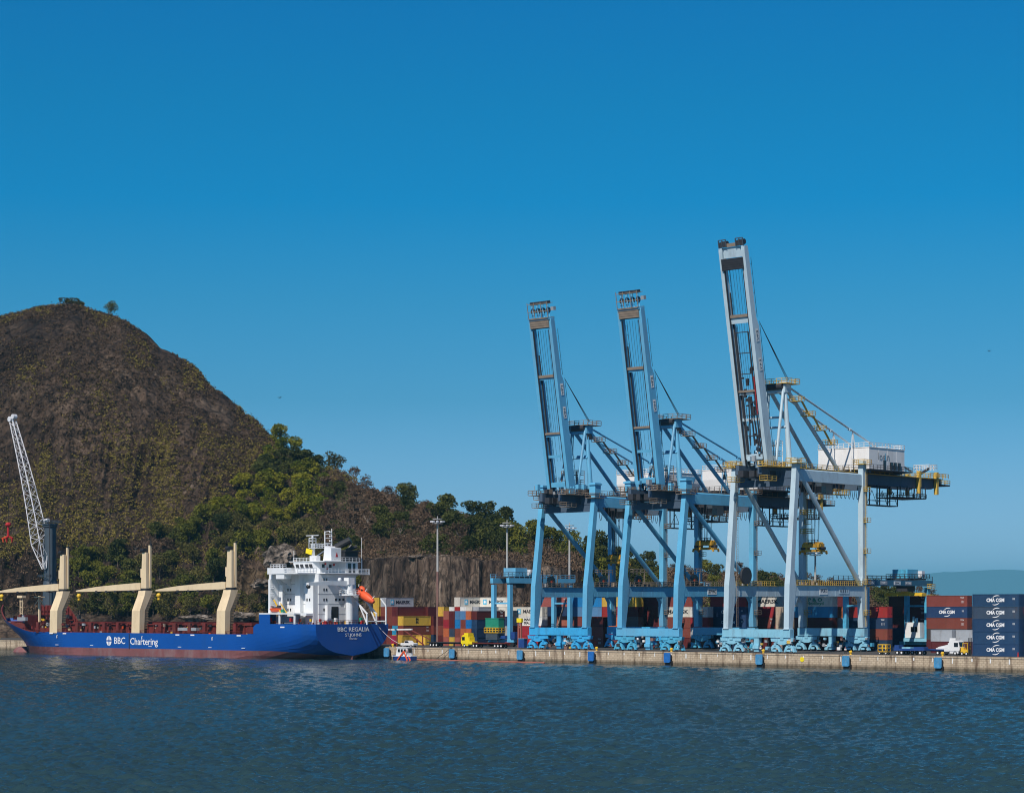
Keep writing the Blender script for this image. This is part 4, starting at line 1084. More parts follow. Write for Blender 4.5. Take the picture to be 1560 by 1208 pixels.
def spreader(a_mid, y, z, label, dim):
    root = empty('container_spreader', port(-a_mid, y, z)); tag(root, label, 'spreader', 'spreaders hanging under the cranes')
    m = MB(); m.box(-3.5, 3.5, -.35, .35, -.3, .35); m.box(-3.6, -3.1, -1.2, 1.2, -.35, .1); m.box(3.1, 3.6, -1.2, 1.2, -.35, .1)
    for x in (-3.35, 3.35):
        for yy in (-1.2, 1.2): m.box(x-.15, x+.15, yy-.12, yy+.12, -.9, -.2); m.prism([(x-.45, -.7), (x+.45, -.7), (x+.15, -.2), (x-.15, -.2)], 'y', yy-.1, yy+.1)
    m.box(-1.6, 1.6, -1.1, 1.1, -.25, .3); m.build('frame', 'spreader_yellow', root)
    m = MB(); m.box(-2.9, 2.9, -.9, .9, .9, 1.8)
    for x in (-2.2, -1.0, 1.0, 2.2): m.tube((x, -.75, 1.75), (x, .75, 1.75), .55, n=12)
    for x in (-1.7, 1.7): m.box(x-.3, x+.3, -.6, .6, .3, .9)
    m.mat('spreader_yellow'); m.build('head_block', 'rust_yellow', root)
    m = MB(); m.mat('dark_steel').railbox(-.9, .9, -.7, .7, 1.9, h=1.0, step=.8, r=.05); m.cut(); m.box(-3.6, -2.4, -.5, .5, .3, 1.0); m.cut(); m.box(2.4, 3.6, -.5, .5, .3, 1.0); m.build_cut('hydraulic_unit', root)
    return root

CR = ((142.0, False, 'blue quay crane with raised boom nearest the cargo ship', 'VP1'),
      (111.2, False, 'blue quay crane with raised boom, the middle one of three', 'VP2'),
      (76.4, True, 'tallest pale grey quay crane with raised boom and white machine house', 'VP3'))
SPL = ('yellow container spreader hanging under the crane nearest the ship', 'yellow container spreader hanging under the middle blue crane', 'dark yellow container spreader hanging under the tall grey crane')
for (am, bg, lb, wd), sl in zip(CR, SPL):
    _, sz, ty = quay_crane(am, bg, lb, wd); spreader(am, ty, sz, sl, 0)
# ------------------------------------------------------------------ cargo ship at the berth
def build_ship():
    root = empty('cargo_ship', port(-212, -7.5, 0)); tag(root, 'long blue and white cargo ship with three cream deck cranes moored at the quay', 'ship')
    HB = 14.5
    def Lz(z):
        pts = ((-2, 155), (0, 156.5), (2.6, 157.5), (5, 160), (7, 163.5), (9, 167), (11.4, 169.5), (20, 172))
        for (a, b_), (c, d) in zip(pts, pts[1:]):
            if z <= c: return b_ + (d-b_)*(z-a)/(c-a)
        return 172
    def top(x):
        if x > -25: return 10.2
        if x > -29.5: t = (x+29.5)/4.5; return 7.1+3.1*t*t*(3-2*t)
        if x > -137: return 7.1
        t = min(1, (-137-x)/15); return 7.1 + 4.3*t
    def half(z, x0, s):
        """half breadth: x0 station aft of -110, or s>0 fraction of the fore body"""
        if s > 0:
            p = 2.0 + max(0, z)*.20; return max(.12, HB*(1-s**p)) if z < 12 else max(.3, HB*(1-s**4.4))
        if x0 > -45:
            t = -x0/45; zb_ = 1.3*max(0, 1+x0/14); zz = max(0.0, min(1, (z+.4-zb_*1.3)/(9.5-zb_)))
            a = HB*math.sqrt(max(0, 1-(1-zz)**2.6)); return a + (HB-a)*min(1, t*1.25)**.55
        return HB
    st = [(x, 0) for x in (0, -1.5, -4, -8, -13, -19, -25, -25.5, -26.5, -27.5, -28.5, -29.5, -36, -45, -70, -95, -110)] + [(0, s) for s in (.15, .3, .42, .5, .58, .66, .73, .8, .86, .91, .95, .98, 1.0)]
    def ring(x0, s, fr, red):
        pts = []
        for f in fr:
            xq = x0 if s == 0 else -110; zt_b = 2.35 - 1.3*max(0, 1+xq/16)
            if red: z = -1.2 + (zt_b+1.2)*f
            else:
                xx = x0 if s == 0 else -110-(160-110)*s
                z = zt_b + (top(xx)-zt_b)*f
            x = x0 if s == 0 else -110 - (Lz(z)-110)*s
            pts.append((x, half(z, x0, s), z))
        return [(x, -y, z) for x, y, z in reversed(pts)], pts
    for nm, red, mt, fr in (('hull', False, 'hull_blue', [0, .1, .2, .35, .5, .65, .8, .92, 1]), ('boot_topping', True, 'boot_red', [0, .3, .6, 1])):
        m = MB(); left = []; right = []
        for x0, s in st:
            l, r_ = ring(x0, s, fr, red); left.append(l); right.append(r_)
        m.loft([l for l in left], cap=False, close=False); m.loft([list(reversed(r_)) for r_ in right][::-1], cap=False, close=False)
        tr = left[0] + right[0]                                    # transom
        n = len(fr)
        m.add(tr, [(i, i+1, 2*n-2-i, 2*n-1-i) for i in range(n-1)])
        m.build(nm, mt, root)
    # decks
    m = MB(); vs = []; k = 0; fs = []
    for x0, s in st:
        xx = x0 if s == 0 else -110-50*s; z = top(xx) - (.35 if xx > -137 else 1.0); x = x0 if s == 0 else -110-(Lz(z)-110)*s; h = half(z, x0, s)-.12; vs += [(x, -h, z), (x, h, z)]
    for i in range(len(st)-1): fs.append((2*i, 2*i+1, 2*i+3, 2*i+2))
    m.add(vs, fs); m.build('deck', 'deck_red', root)
    # dark mooring opening in the raised stern quarter
    m = MB(); m.box(-29.3, -26.6, -14.56, -14.50, 7.3, 9.3); m.build('mooring_port', 'deck_red', root)
    # markings on the side
    def side(tx, size, x, z, wd, mt='lettering_white', bold=0.0): letter(tx, size, (x, -HB-.06, z), root, 'y', wd, mt, bold)
    side('BBC', 2.9, -88.9, 4.6, 5.4, bold=.02); side('Chartering', 3.0, -77.0, 4.45, 13.4, bold=.02)
    m = MB(); seg = 28; c = (-94.2, 4.6); ro = 1.35
    for q in range(4):
        a0 = q*math.pi/2 + .13; a1 = (q+1)*math.pi/2 - .13; pts = []
        for i in range(8):
            a = a0+(a1-a0)*i/7; pts.append((c[0]+ro*.95*math.cos(a), c[1]+ro*1.15*math.sin(a)))
        pts.append((c[0]+.32*math.cos((a0+a1)/2), c[1]+.32*math.sin((a0+a1)/2)))
        m.prism(pts, 'y', -HB-.06, -HB-.04)
    m.build('emblem', 'lettering_white', root)
    m = MB()
    for x, z in ((-124, 6.7), (-117, 6.7), (-61, 6.7), (-54, 6.7), (-33, 6.7), (-14, 9.3)): m.box(x-.9, x+.9, -HB-.05, -HB-.03, z-.18, z+.18)
    for x in (-121, -78, -45): m.box(x-.15, x+.15, -HB-.05, -HB-.03, 5.2, 6.2); m.box(x-.15, x+.3, -HB-.05, -HB-.03, 6.0, 6.2)
    for x in (-121, -103, -74, -60, -46, -31): m.box(x-.8, x+.8, -HB-.05, -HB-.03, 3.0, 3.15)
    m.build('hull_marking', 'lettering_white', root)
    m = MB(); m.box(-84.3, -84.0, -HB-.12, -HB-.001, 2.2, 7.0); m.build('pilot_ladder', 'dark_steel', root)
    def stern(tx, size, z, wd, bold=0): letter(tx, size, (.05, 0.3, z), root, 'x', wd, 'lettering_white', bold)
    stern('BBC REGALIA', 1.75, 8.6, 12.6, .015); stern('ST.JOHNS', 1.3, 7.0, 6.4); stern('IMO 9437', .6, 5.9, 3.0)
    # hatch coamings and deck fittings
    m = MB(); m.box(-119, -31, -10.8, 10.8, 6.7, 9.6)
    for i in range(30): x = -118.5+i*3.0; m.box(x, x+.25, -11.2, -10.8, 6.8, 9.55)
    m.box(-119.2, -30.8, -11.3, 11.3, 9.602, 9.9); m.build('hatch_coaming', 'deck_red', root)
    for x0, x1 in ((-118, -98), (-96, -84), (-78, -58), (-55, -45), (-38.5, -32)):
        m = MB(); m.box(x0, x1, -10.4, 10.4, 9.902, 10.4)
        for k in range(int((x1-x0)/2)): m.box(x0+1+k*2, x0+1.12+k*2, -10.3, 10.3, 10.402, 10.46)
        m.build('hatch_cover', 'deck_red', root)
    m = MB(); x = -133
    while x < -31:
        if not any(abs(x-c) < 4.5 for c in (-123, -81.2, -41.2)):
            m.box(x, x+1.3, -13.9, -13.1, 6.76, 10.3); m.box(x-.1, x+1.4, -13.8, -10.8, 10.0, 10.3)
        x += 6.9
    m.build('lashing_post', 'deck_red', root)
    m = MB(); rnd = random.Random(8)
    for _ in range(98):
        x = rnd.uniform(-134, -30); s = rnd.uniform(.15, .5); m.mat(rnd.choice(['yellow', 'deck_red', 'deck_red', 'dark_steel', 'rail_brown', 'orange', 'grey_paint', 'deck_red', 'cream_ladder']))
        if any(abs(x-c) < 3 for c in (-123, -81.2, -41.2)): continue
        m.cut(); m.cbox((x, rnd.uniform(-13.6, -11.6), 6.95 + rnd.choice([0, 0, .8, 1.6, 2.4])+s*.5), s*rnd.uniform(1.2, 3.2), s, s*rnd.uniform(.8, 2.2))
    m.build_cut('deck_gear', root); m = MB(); m.mat('deck_red'); m.rail((-134, -14.2, 6.8), (-30, -14.2, 6.8), h=1.15, step=3.0, r=.04, bars=3)
    m.mat('grey_paint').box(-62, -53.5, -13.6, -12.2, 7.9, 8.9); m.build('side_rail', None, root)
    # forecastle: red bulwark, far side wall, masts
    m = MB(); out = []; inn = []
    for s in (.80, .84, .88, .91, .94, .97, 1.0):
        xx = -110-50*s; z0 = top(xx); h = (max(0, (s-.80)/.20)**.7)*4.6
        for lst, oo in ((out, .0), (inn, .25)):
            a = []
            for z in (z0, z0+max(.05, h)): x = -110-(Lz(min(z, 13))-110)*s; a.append((x+oo*1.2, -(max(.3, half(z0, 0, s)+(z-z0)*.12)-oo), z))
            lst.append(a)
    m.loft([o + list(reversed(i_)) for o, i_ in zip(out, inn)]); m.build('bulwark', 'deck_red', root)
    m = MB(); yy = 13.2
    m.prism([(-166, 10.4), (-166, 15.8), (-147, 15.7), (-139, 7.2), (-139, 6.8), (-152, 6.8)], 'y', yy, yy+.3) if False else m.prism([(-162, 10.0), (-163, 15.8), (-147, 15.7), (-138, 7.6), (-138, 6.6), (-152, 6.8)], 'y', 9.0, 9.3)
    for i in range(13): x = -161.5+i*1.9; zt_ = 15.5 if x < -147 else 15.5-(x+147)*.93; m.box(x, x+.3, 8.5, 9.0, 7.2 if x > -151 else 10.2, max(7.4, zt_))
    for z in (9, 10.6, 12.2, 13.8): m.box(-162, -146 + (0 if z > 13 else (14-z)*.8), 8.6, 9.0, z, z+.22)
    m.build('breakwater', 'deck_red', root)
    m = MB(); m.box(-146, -145.6, -9, 9, 7, 12.5); m.box(-156, -134, -6, 6, 6.8, 8.4)
    for i in range(8): m.box(-146.2, -146.0, -8.5+i*2.3, -8.2+i*2.3, 7, 12.4)
    m.build('forward_bulkhead', 'deck_red', root)
    m = MB(); rnd = random.Random(12)
    for _ in range(60):
        m.mat(rnd.choice(['deck_red', 'deck_red', 'dark_steel', 'grey_paint', 'yellow'])); s = rnd.uniform(.3, 1.0); x = rnd.uniform(-158, -130)
        m.cut(); m.cbox((x, rnd.uniform(-8, 6), rnd.uniform(8.4, 12.5)), s, s, s*1.3)
    m.cut(); m.mat('grey_paint').box(-148, -143.5, -10.5, -9.5, 10.6, 11.8); m.build_cut('windlass', root)
    m = MB()
    m.mat('cream')
    for x in (-159.5, -158.3): m.beam((x, -1, 11), (x, -1, 18.2), .3)
    for z in (13, 15, 17): m.beam((-159.5, -1, z), (-158.3, -1, z), .2)
    m.box(-160.3, -157.5, -1.8, -.2, 18.2, 19.0); m.mat('cream').cut()
    m.beam((-142, -6, 9), (-142, -6, 18.8), .55); m.beam((-145, -6, 15.4), (-142, -6, 18), .18); m.beam((-139, -6, 15.4), (-142, -6, 18), .18); m.box(-143.6, -140.4, -7, -5, 18.2, 18.6)
    m.build_cut('foremast', root)
    # bulbous bow
    m = MB(); m.sphere((-159.5, 0, -.2), 2.6, 14, 9, (1.7, 1, .85)); m.build('bulbous_bow', 'boot_red', root)
    # deck cranes
    for i, cx in enumerate((-123.0, -81.2, -41.2)):
        m = MB(); rs = []
        for z, y0, y1, x0, x1 in ((6.8, -14.45, -12.6, -2.0, 1.9), (14.0, -14.3, -12.3, -1.9, 1.9), (18.6, -12.3, -9.8, -1.75, 1.75), (20.2, -11.9, -9.1, -1.7, 1.7)):
            rs.append([(cx+x0, y0, z), (cx+x1, y0, z), (cx+x1, y1, z), (cx+x0, y1, z)])
        m.loft(rs); ped = m.build('crane_pedestal', 'cream', root)
        m = MB()
        m.loft([[(cx+.5, y0, z), (cx+1.7, y0, z), (cx+1.7, y0+1.35, z), (cx+.5, y0+1.35, z)] for z, y0 in ((8.4, -12.3), (14, -12.2), (17.6, -10.2), (19.4, -9.3))])
        for i_ in range(14): z = 8.6+i_*.8; y0 = -12.3 if z < 14 else -12.2+(z-14)*.52; m.box(cx+.4, cx+1.85, y0+.1, y0+1.5, z, z+.14)
        m.build('ladder_cage', 'cream_ladder', ped)
        m = MB(); m.tube((cx-.1, -10.4, 20.2), (cx-.1, -10.4, 20.9), 1.6, n=20); m.build('slewing_ring', 'black_paint', root)
        m = MB(); rs = []
        for z, x0, x1, y0, y1 in ((20.9, -1.4, 1.1, -11.5, -9.6), (25.5, -1.25, .95, -11.4, -9.7), (32.0, -1.0, .9, -11.3, -9.8)):
            c = .35; rs.append([(cx+x0+c, y0, z), (cx+x1-c, y0, z), (cx+x1, y0+c, z), (cx+x1, y1-c, z), (cx+x1-c, y1, z), (cx+x0+c, y1, z), (cx+x0, y1-c, z), (cx+x0, y0+c, z)])
        m.loft(rs); m.box(cx+.5, cx+1.25, -9.8, -9.2, 21, 34.2); m.box(cx-1.9, cx-1.3, -11, -10, 24.2, 27)
        m.build('crane_column', 'cream', root)
        m = MB(); m.tube((cx-.9, -11.4, 32.6), (cx+.6, -11.4, 32.6), .6, n=12); m.box(cx-.9, cx+.5, -11.6, -10, 32.0, 33.2)
        m.tube((cx+1.3, -9.5, 34.2), (cx+1.3, -9.5, 35.6), .12); m.box(cx+1.0, cx+1.7, -9.8, -9.2, 34.2, 34.7); m.build('head_sheave', 'black_paint', root)
        m = MB(); rs = []
        for dx, zc, h, w_ in ((-1.5, 21.5, 2.0, 1.5), (-3, 21.5, 2.2, 1.7), (-12, 21.2, 1.95, 1.7), (-23, 20.8, 1.5, 1.5), (-30, 20.45, .95, 1.2), (-34.5, 20.2, .4, .9)):
            y = -10.6; rs.append([(cx+dx, y-w_/2, zc-h/2), (cx+dx, y+w_/2, zc-h/2), (cx+dx, y+w_/2, zc+h/2), (cx+dx, y-w_/2, zc+h/2)])
        m.loft(rs)
        for dx in (-5, -9.5, -12, -15.5, -22, -24.5): m.box(cx+dx-.9, cx+dx+.3, -11.2, -10.0, 20.0 - dx*.012, 20.8)
        jib = m.build('crane_jib', 'cream', root)
        m = MB()
        for dx in (-7.2, -14, -18.5, -23.5): m.box(cx+dx-.5, cx+dx+.5, -11.5, -9.7, 19.9-dx*-.012, 20.25)
        m.build('rope_guide', 'dark_steel', jib)
        m = MB(); m.mat('yellow').sphere((cx-33.5, -10.6, 18.7), .75, 10, 7); m.mat('dark_steel').tube((cx-33.5, -10.6, 19.2), (cx-33.5, -10.6, 20.3), .06, n=4)
        m.mat('yellow').box(cx-33.9, cx-33.1, -10.8, -10.4, 17.3, 18.2); m.build('hook_block', None, root)
        m = MB()
        for q in (-.3, .3): m.tube((cx+.2, -10.6+q, 32.6), (cx-30, -10.6+q, 21.6), .03, n=4)
    # superstructure
    W = 'ship_white'
    m = MB(); m.box(-22, -6.3, -7.5, 7.5, 9.85, 24.6); m.box(-9.8, -6.5, -9.4, -7.502, 9.85, 22); m.box(-14.8, -12.6, -8.9, -7.502, 9.85, 24.6)
    m.box(-22.0, -20.6, -12.5, -7.502, 13.3, 24.6)
    m.box(-6.298, -4.6, 3.8, 6.8, 9.9, 20.5)
    house = m.build('deck_house', W, root)
    m = MB()
    for z in (13.0, 15.9, 18.8, 21.7): m.box(-22.05, -6.25, -7.56, 7.56, z, z+.09)
    m.build('deck_edge', 'grey_paint', house)
    def win(x0, x1, y0, y1, z0, z1): mm = MB(); mm.box(x0, x1, y0, y1, z0, z1); return mm.build('window', 'window_black', house)
    for z in (13.9, 16.8, 19.7, 22.6):
        for y in (-5.6, -4.6, 5.0, 6.0):
            win(-6.3, -6.22, y, y+.45, z, z+.8)
        for x in (-19.5, -18.4): win(x, x+.45, -7.58, -7.5, z, z+.8)
    for x in (-9.3, -8.2): win(x, x+.45, -9.48, -9.4, 16.8, 17.6)
    for y in (-1.0, .5, 2.0): win(-6.3, -6.22, y, y+.7, 16.9, 17.6)
    m = MB(); m.box(-6.3, -6.2, -2.4, .3, 11.6, 15.2)
    for k in range(5): m.box(-6.2, -6.14, -2.3+k*.55, -2.2+k*.55, 11.6, 15.2)
    m.build('louvre', 'black_paint', house)
    m = MB(); m.box(-6.29, -5.2, -5.0, -3.6, 9.9, 15.6); m.build('vent_trunk', W, house)
    # bridge deck with wings
    m = MB(); m.box(-20.5, -7.6, -14.5, 14.5, 24.602, 25.0); m.box(-7.598, -4.0, -7, 10.5, 24.7, 25.0)
    m.box(-20.5, -13.5, -14.5, -14.3, 25.002, 26.4); m.box(-20.5, -20.3, -14.3, 14.3, 25.002, 26.3); m.box(-13.7, -13.5, -14.3, -11.8, 25.002, 26.4)
    m.box(-17, -13.5, -14.3, -11.5, 23.2, 24.6)
    m.prism([(-14.4, 24.6), (-7.5, 24.6), (-7.5, 21.0)], 'x', -18.2, -18.0); m.prism([(-12.4, 24.6), (-7.5, 24.6), (-7.5, 19.0)], 'x', -20.4, -20.2)
    m.prism([(7.5, 24.6), (14.2, 24.6), (7.5, 21.6)], 'x', -12.2, -12.0)
    m.build('bridge_wing', W, root)
    m = MB(); m.rail((-13.4, -14.3, 25.0), (-7.7, -14.3, 25.0), h=1.3, step=1.2, r=.06, bars=3); m.rail((-7.7, -14.3, 25.0), (-7.7, -7, 25.0), h=1.3, step=1.2, r=.06, bars=3)
    m.rail((-7.7, 10.5, 25.0), (-7.7, 14.3, 25.0), h=1.3, step=1.2, r=.06, bars=3); m.rail((-4.1, -7, 25.0), (-4.1, 10.4, 25.0), h=1.2, step=1.3, r=.05, bars=3)
    m.rail((-18.9, 7.3, 28.4), (-4.6, 7.3, 28.4), h=1.1, step=1.3, r=.05); m.rail((-4.6, -4, 28.4), (-4.6, 7.3, 28.4), h=1.1, step=1.3, r=.05); m.rail((-18.9, -5.8, 28.4), (-9, -5.8, 28.4), h=1.0, step=1.3, r=.05)
    m.railbox(-19.5, -15.2, -14.2, -12, 26.4, h=1.0, step=1.1, r=.06)
    m.build('rail', W, root)
    m = MB(); c = 1.3; rs = []
    for z, e in ((25.002, 0), (26.3, .05), (27.6, .45), (28.2, .45)):
        x0, x1, y0, y1 = -18.8-e, -8.4, -6.2-e, 7.4; rs.append([(x0+c, y0, z), (x1-c, y0, z), (x1, y0+c, z), (x1, y1, z), (x0, y1, z), (x0, y0+c, z)])
    m.loft(rs); m.box(-19.6, -4.5, -6.9, 7.6, 28.202, 28.4); m.box(-8.398, -5.0, 2.2, 7.0, 25.0, 28.2); wh = m.build('wheelhouse', W, root)
    for x0 in (-17.0, -15.1, -13.0, -11.3):
        mm = MB(); mm.add([(x0, -6.34, 26.35), (x0+1.3, -6.34, 26.35), (x0+1.3, -6.72, 27.5), (x0, -6.72, 27.5), (x0, -6.2, 26.35), (x0+1.3, -6.2, 26.35), (x0+1.3, -6.5, 27.5), (x0, -6.5, 27.5)], [(0, 1, 2, 3), (4, 7, 6, 5), (0, 4, 5, 1), (3, 2, 6, 7), (0, 3, 7, 4), (1, 5, 6, 2)]); mm.build('window', 'window_black', wh)
    for y0 in (-4.2, -1.4): mm = MB(); mm.box(-8.4, -8.33, y0, y0+1.0, 26.5, 27.5); mm.build('window', 'window_black', wh)
    mm = MB(); mm.box(-5.0, -4.92, 3.0, 4.2, 25.1, 27.8); mm.box(-5.0, -4.92, 5.0, 5.9, 25.1, 27.8); mm.build('door', 'window_black', wh)
    mm = MB()
    for x, y, z in ((-8.35, -3.0, 27.6), (-8.35, -2.2, 26.3), (-8.35, .4, 27.4)): mm.box(x, x+.3, y-.22, y+.22, z-.3, z+.3)
    mm.build('life_ring', 'red_paint', wh)
    # funnel, exhausts, masts
    m = MB(); m.prism([(-9.6, 28.402), (-6.2, 28.402), (-6.2, 32.2), (-9.0, 32.8)], 'y', -2.6, 1.4); m.build('funnel_casing', W, root)
    m = MB(); m.prism([(-.9, 29.6), (.1, 29.6), (-.4, 31.0)], 'x', -6.198, -6.13); m.build('funnel_emblem', 'red_paint', root)
    m = MB(); m.box(-8.6, -4.8, 1.6, 6.8, 28.402, 31.2); m.box(-9.2, -4.2, 1.402, 7.4, 31.2, 31.7)
    m.tube((-8, 1.0, 32.4), (-4.6, 3.6, 34.6), 1.05, 1.05, 12); m.tube((-6.5, 3.6, 31.6), (-4.2, 6.0, 32.8), .5, .5, 8); m.tube((-7.5, 5, 31.6), (-6.9, 6.2, 33.2), .4, .4, 8)
    m.build('funnel', 'black_paint', root)
    m = MB().mat(W); m.box(-13.6, -9.9, -4.6, .6, 32.2, 32.4); m.railbox(-13.6, -9.9, -4.6, .6, 32.4, h=1.1, step=1.0, r=.06)
    m.box(-13, -12.2, -4.2, -3.4, 28.4, 32.2); m.box(-11, -10.4, -.6, 0, 28.4, 32.2); m.beam((-12.6, -3.8, 29.2), (-10.7, -.3, 31.9), .3); m.box(-13.4, -10.4, -4.4, -3.0, 28.4, 30)
    m.tube((-12.6, -4.0, 32.4), (-12.6, -4.0, 33.6), .32); m.railbox(-13.3, -11.9, -4.7, -3.3, 33.6, h=1.5, step=1.4, r=.12); m.tube((-12.6, -4, 35), (-12.6, -4, 35.8), .3); m.box(-15.2, -10.0, -4.15, -3.85, 35.8, 36.0)
    m.cut(); m.tube((-11, -.6, 32.4), (-11, -.6, 37.2), .16); m.tube((-10.2, 1.4, 32.4), (-10.2, 1.4, 38.0), .2, .1); m.beam((-11, -.6, 37.0), (-10.4, .8, 37.3), .22)
    for z in (33.8, 35.2, 36.4): m.beam((-11, -.6, z), (-10.2, 1.4, z), .14); m.box(-10.5, -10, .6, 1.0, z+.4, z+.8)
    m.cut(); m.tube((-6, 9.5, 25), (-6, 9.5, 35.5), .07); m.tube((-6, 9.5, 25), (-6, 9.5, 29), .16); m.cut(); m.tube((-18, -6.4, 28.4), (-18, -6.4, 31.5), .06)
    m.build_cut('signal_mast', root)
    m = MB(); m.add([(-14.3, -5.2, 30.8), (-12.4, -4.6, 30.2), (-12.2, -4.4, 31.7), (-14.2, -5.0, 32.2), (-14.3, -5.15, 30.8), (-12.4, -4.55, 30.2), (-12.2, -4.35, 31.7), (-14.2, -4.95, 32.2)], [(0, 1, 2, 3), (7, 6, 5, 4), (0, 4, 5, 1), (1, 5, 6, 2), (2, 6, 7, 3), (3, 7, 4, 0)])
    m.build('signal_flag', 'vivid_yellow', root)
    # port-side boat platform and stair tower
    m = MB(); m.box(-24.2, -9, -14.45, -8.5, 13.0, 13.35); m.box(-9.6, -6.6, -12, -9.402, 12.6, 13.3)
    for x in (-23.5, -16, -9.6): m.box(x, x+.5, -14.2, -13.7, 9.9, 13.0)
    m.build('boat_platform', W, root)
    m = MB(); m.box(-24.2, -19.5, -14.44, -14.2, 10.2, 12.998); m.box(-24.2, -24.0, -14.2, -8, 10.2, 12.998); m.build('side_bulwark', 'hull_blue', root)
    m = MB(); m.box(-19.3, -10, -12.2, -11.6, 10.4, 12.4); m.build('winch_house', 'grey_paint', root)
    m = MB(); m.box(-21.3, -20.4, -13.4, -12.6, 13.35, 23.2)
    for z in (15.5, 18, 20.5): m.box(-20.4, -18.8, -13.4, -12.4, z, z+.12); m.rail((-20.4, -13.4, z+.1), (-18.8, -13.4, z+.1), h=1.0, step=.8, r=.05)
    m.box(-20.4, -19.0, -10, -9.9, 13.4, 21.5); m.build('stair_tower', W, root)
    m = MB(); rnd = random.Random(4)
    for _ in range(64):
        m.mat(rnd.choice(['yellow', 'deck_red', 'green_paint', 'dark_steel', 'ship_white', 'orange', 'red_paint', 'deck_red', 'deck_red', 'grey_paint'])); s = rnd.uniform(.2, .75)
        if rnd.random() < .6: x, y = rnd.uniform(-5.4, -.6), rnd.uniform(-13.8, 13.6)
        else: x, y = rnd.uniform(-23, -6), rnd.uniform(-13.8, -9.8)
        m.cut(); m.cbox((x, y, 10.2+s*.6+rnd.choice([0, 0, .8])), s, s, s*1.5)
    m.build_cut('aft_deck_gear', root); m = MB()
    m.mat('deck_red'); m.rail((-.2, -14, 10.2), (-.2, 14, 10.2), h=1.1, step=1.5, r=.04)
    m.mat('yellow').beam((-16.5, -12.8, 13.4), (-19.5, -12.9, 17.2), .3); m.beam((-14, -12.8, 13.4), (-16.6, -12.9, 16.2), .2); m.mat('green_paint').cbox((-15.5, -13, 14.0), .9, .8, .9)
    m.build('stern_rail', None, root)
    # provision crane aft
    m = MB(); m.tube((-2.2, .8, 9.9), (-2.2, .8, 18.4), 1.05, n=14); m.tube((-2.2, .8, 18.4), (-2.2, .8, 18.8), 2.9, n=16); m.tube((-2.2, .8, 18.8), (-2.2, .8, 21.6), 1.15, 1.0, 14)
    m.box(-3.2, -1.2, -.4, 2.0, 21.602, 23.6); m.railbox(-4.2, -.2, -1.2, 2.8, 18.8, h=1.1, step=1.2, r=.05)
    m.loft([[(-2.7, y, z-h), (-1.7, y, z-h), (-1.7, y, z+h), (-2.7, y, z+h)] for y, z, h in ((.6, 21.9, .75), (-7, 22.0, .6), (-15.6, 21.6, .4))])
    m.beam((-2.2, .2, 19.4), (-2.2, -4.2, 21.6), .5); m.sphere((-2.2, -3.0, 23.0), .6, 8, 6)
    m.build('provision_crane', W, root)
    m = MB(); m.sphere((-2.2, -15.3, 20.9), .65, 9, 7); m.build('crane_hook', 'black_paint', root)
    # free-fall boat davit
    m = MB()
    for y in (2.9, 6.7): m.beam((-6.2, y, 20.6), (3.2, y, 13.0), .38); m.beam((3.0, y, 13.2), (3.0, y, 10.0), .34); m.beam((-.2, y, 15.8), (3.0, y, 10.2), .28)
    m.beam((3, 2.9, 11), (3, 6.7, 11), .3); m.beam((4.6, 9.0, 10), (4.6, 9.0, 15.5), .35); m.beam((4.6, 9, 15.5), (3.2, 8.2, 17.6), .35); m.beam((3, 6.7, 11), (4.6, 9, 11), .3)
    m.beam((-5.6, 2.9, 20.6), (-5.6, 6.7, 20.6), .35); m.beam((-6.2, 2.9, 20.6), (-6.2, 2.9, 15), .3)
    m.build('lifeboat_davit', W, root)
    # masthead antenna lines etc.
    return root
build_ship()

# free-fall lifeboat and rescue boat
def boat_shell(L, B, H, name, mat, root, canopy=True):
    m = MB(); rs = []
    for i in range(13):
        t = i/12; x = -L/2+L*t; k = max(.08, math.sin(math.pi*min(1, max(0, (t*.94+.03))))**.45)
        if not canopy: k = max(.1, (1-abs(2*t-1)**3)) 
        ring = []
        for j in range(12):
            a = 2*math.pi*j/12; zz = math.sin(a)*H/2*(k if canopy or math.sin(a) < 0 else .15); ring.append((x, math.cos(a)*B/2*k, zz + (0 if canopy else 0)))
        rs.append(ring)
    m.loft(rs); return m.build(name, mat, root)
lr = empty('lifeboat', port(-212+.2, -7.5+4.8, 18.3)); lr.rotation_euler = (0, R(27), ROT); lr.scale = (.88, .88, .88)
tag(lr, 'orange enclosed lifeboat sloping down on its white rack at the ship stern', 'lifeboat')
boat_shell(9.2, 3.1, 2.9, 'hull', 'orange', lr)
m = MB(); m.sphere((-2.2, 0, 1.35), 1.15, 12, 8, (1.25, .9, .9)); m.build('steering_cupola', 'orange', lr)
m = MB(); m.box(-3.4, -2.9, -.95, -.6, 1.3, 1.8); m.box(-1.7, -1.2, -1.02, -.7, 1.2, 1.7); m.box(-2.6, -2.1, -1.1, -.7, 1.2, 1.7); m.build('window', 'window_black', lr)
m = MB(); m.beam((-3.9, 0, 1.2), (-4.3, 0, 2.2), .2); m.beam((-.6, 0, 1.2), (-.3, 0, 2.3), .2); m.beam((3.5, 0, .9), (4.0, 0, 1.9), .2); m.build('lifting_lug', 'ship_white', lr)
rb = empty('rescue_boat', port(-212-19.2, -7.5-12.6, 14.6)); tag(rb, 'small open orange rescue boat on the platform beside the ship house', 'rescue boat')
boat_shell(5.4, 2.1, 1.9, 'hull', 'orange', rb, False)
m = MB(); m.box(1.2, 2.2, -.4, .4, .1, 1.0); m.box(-.6, .4, -.5, .5, .1, .5); m.build('outboard', 'dark_steel', rb)

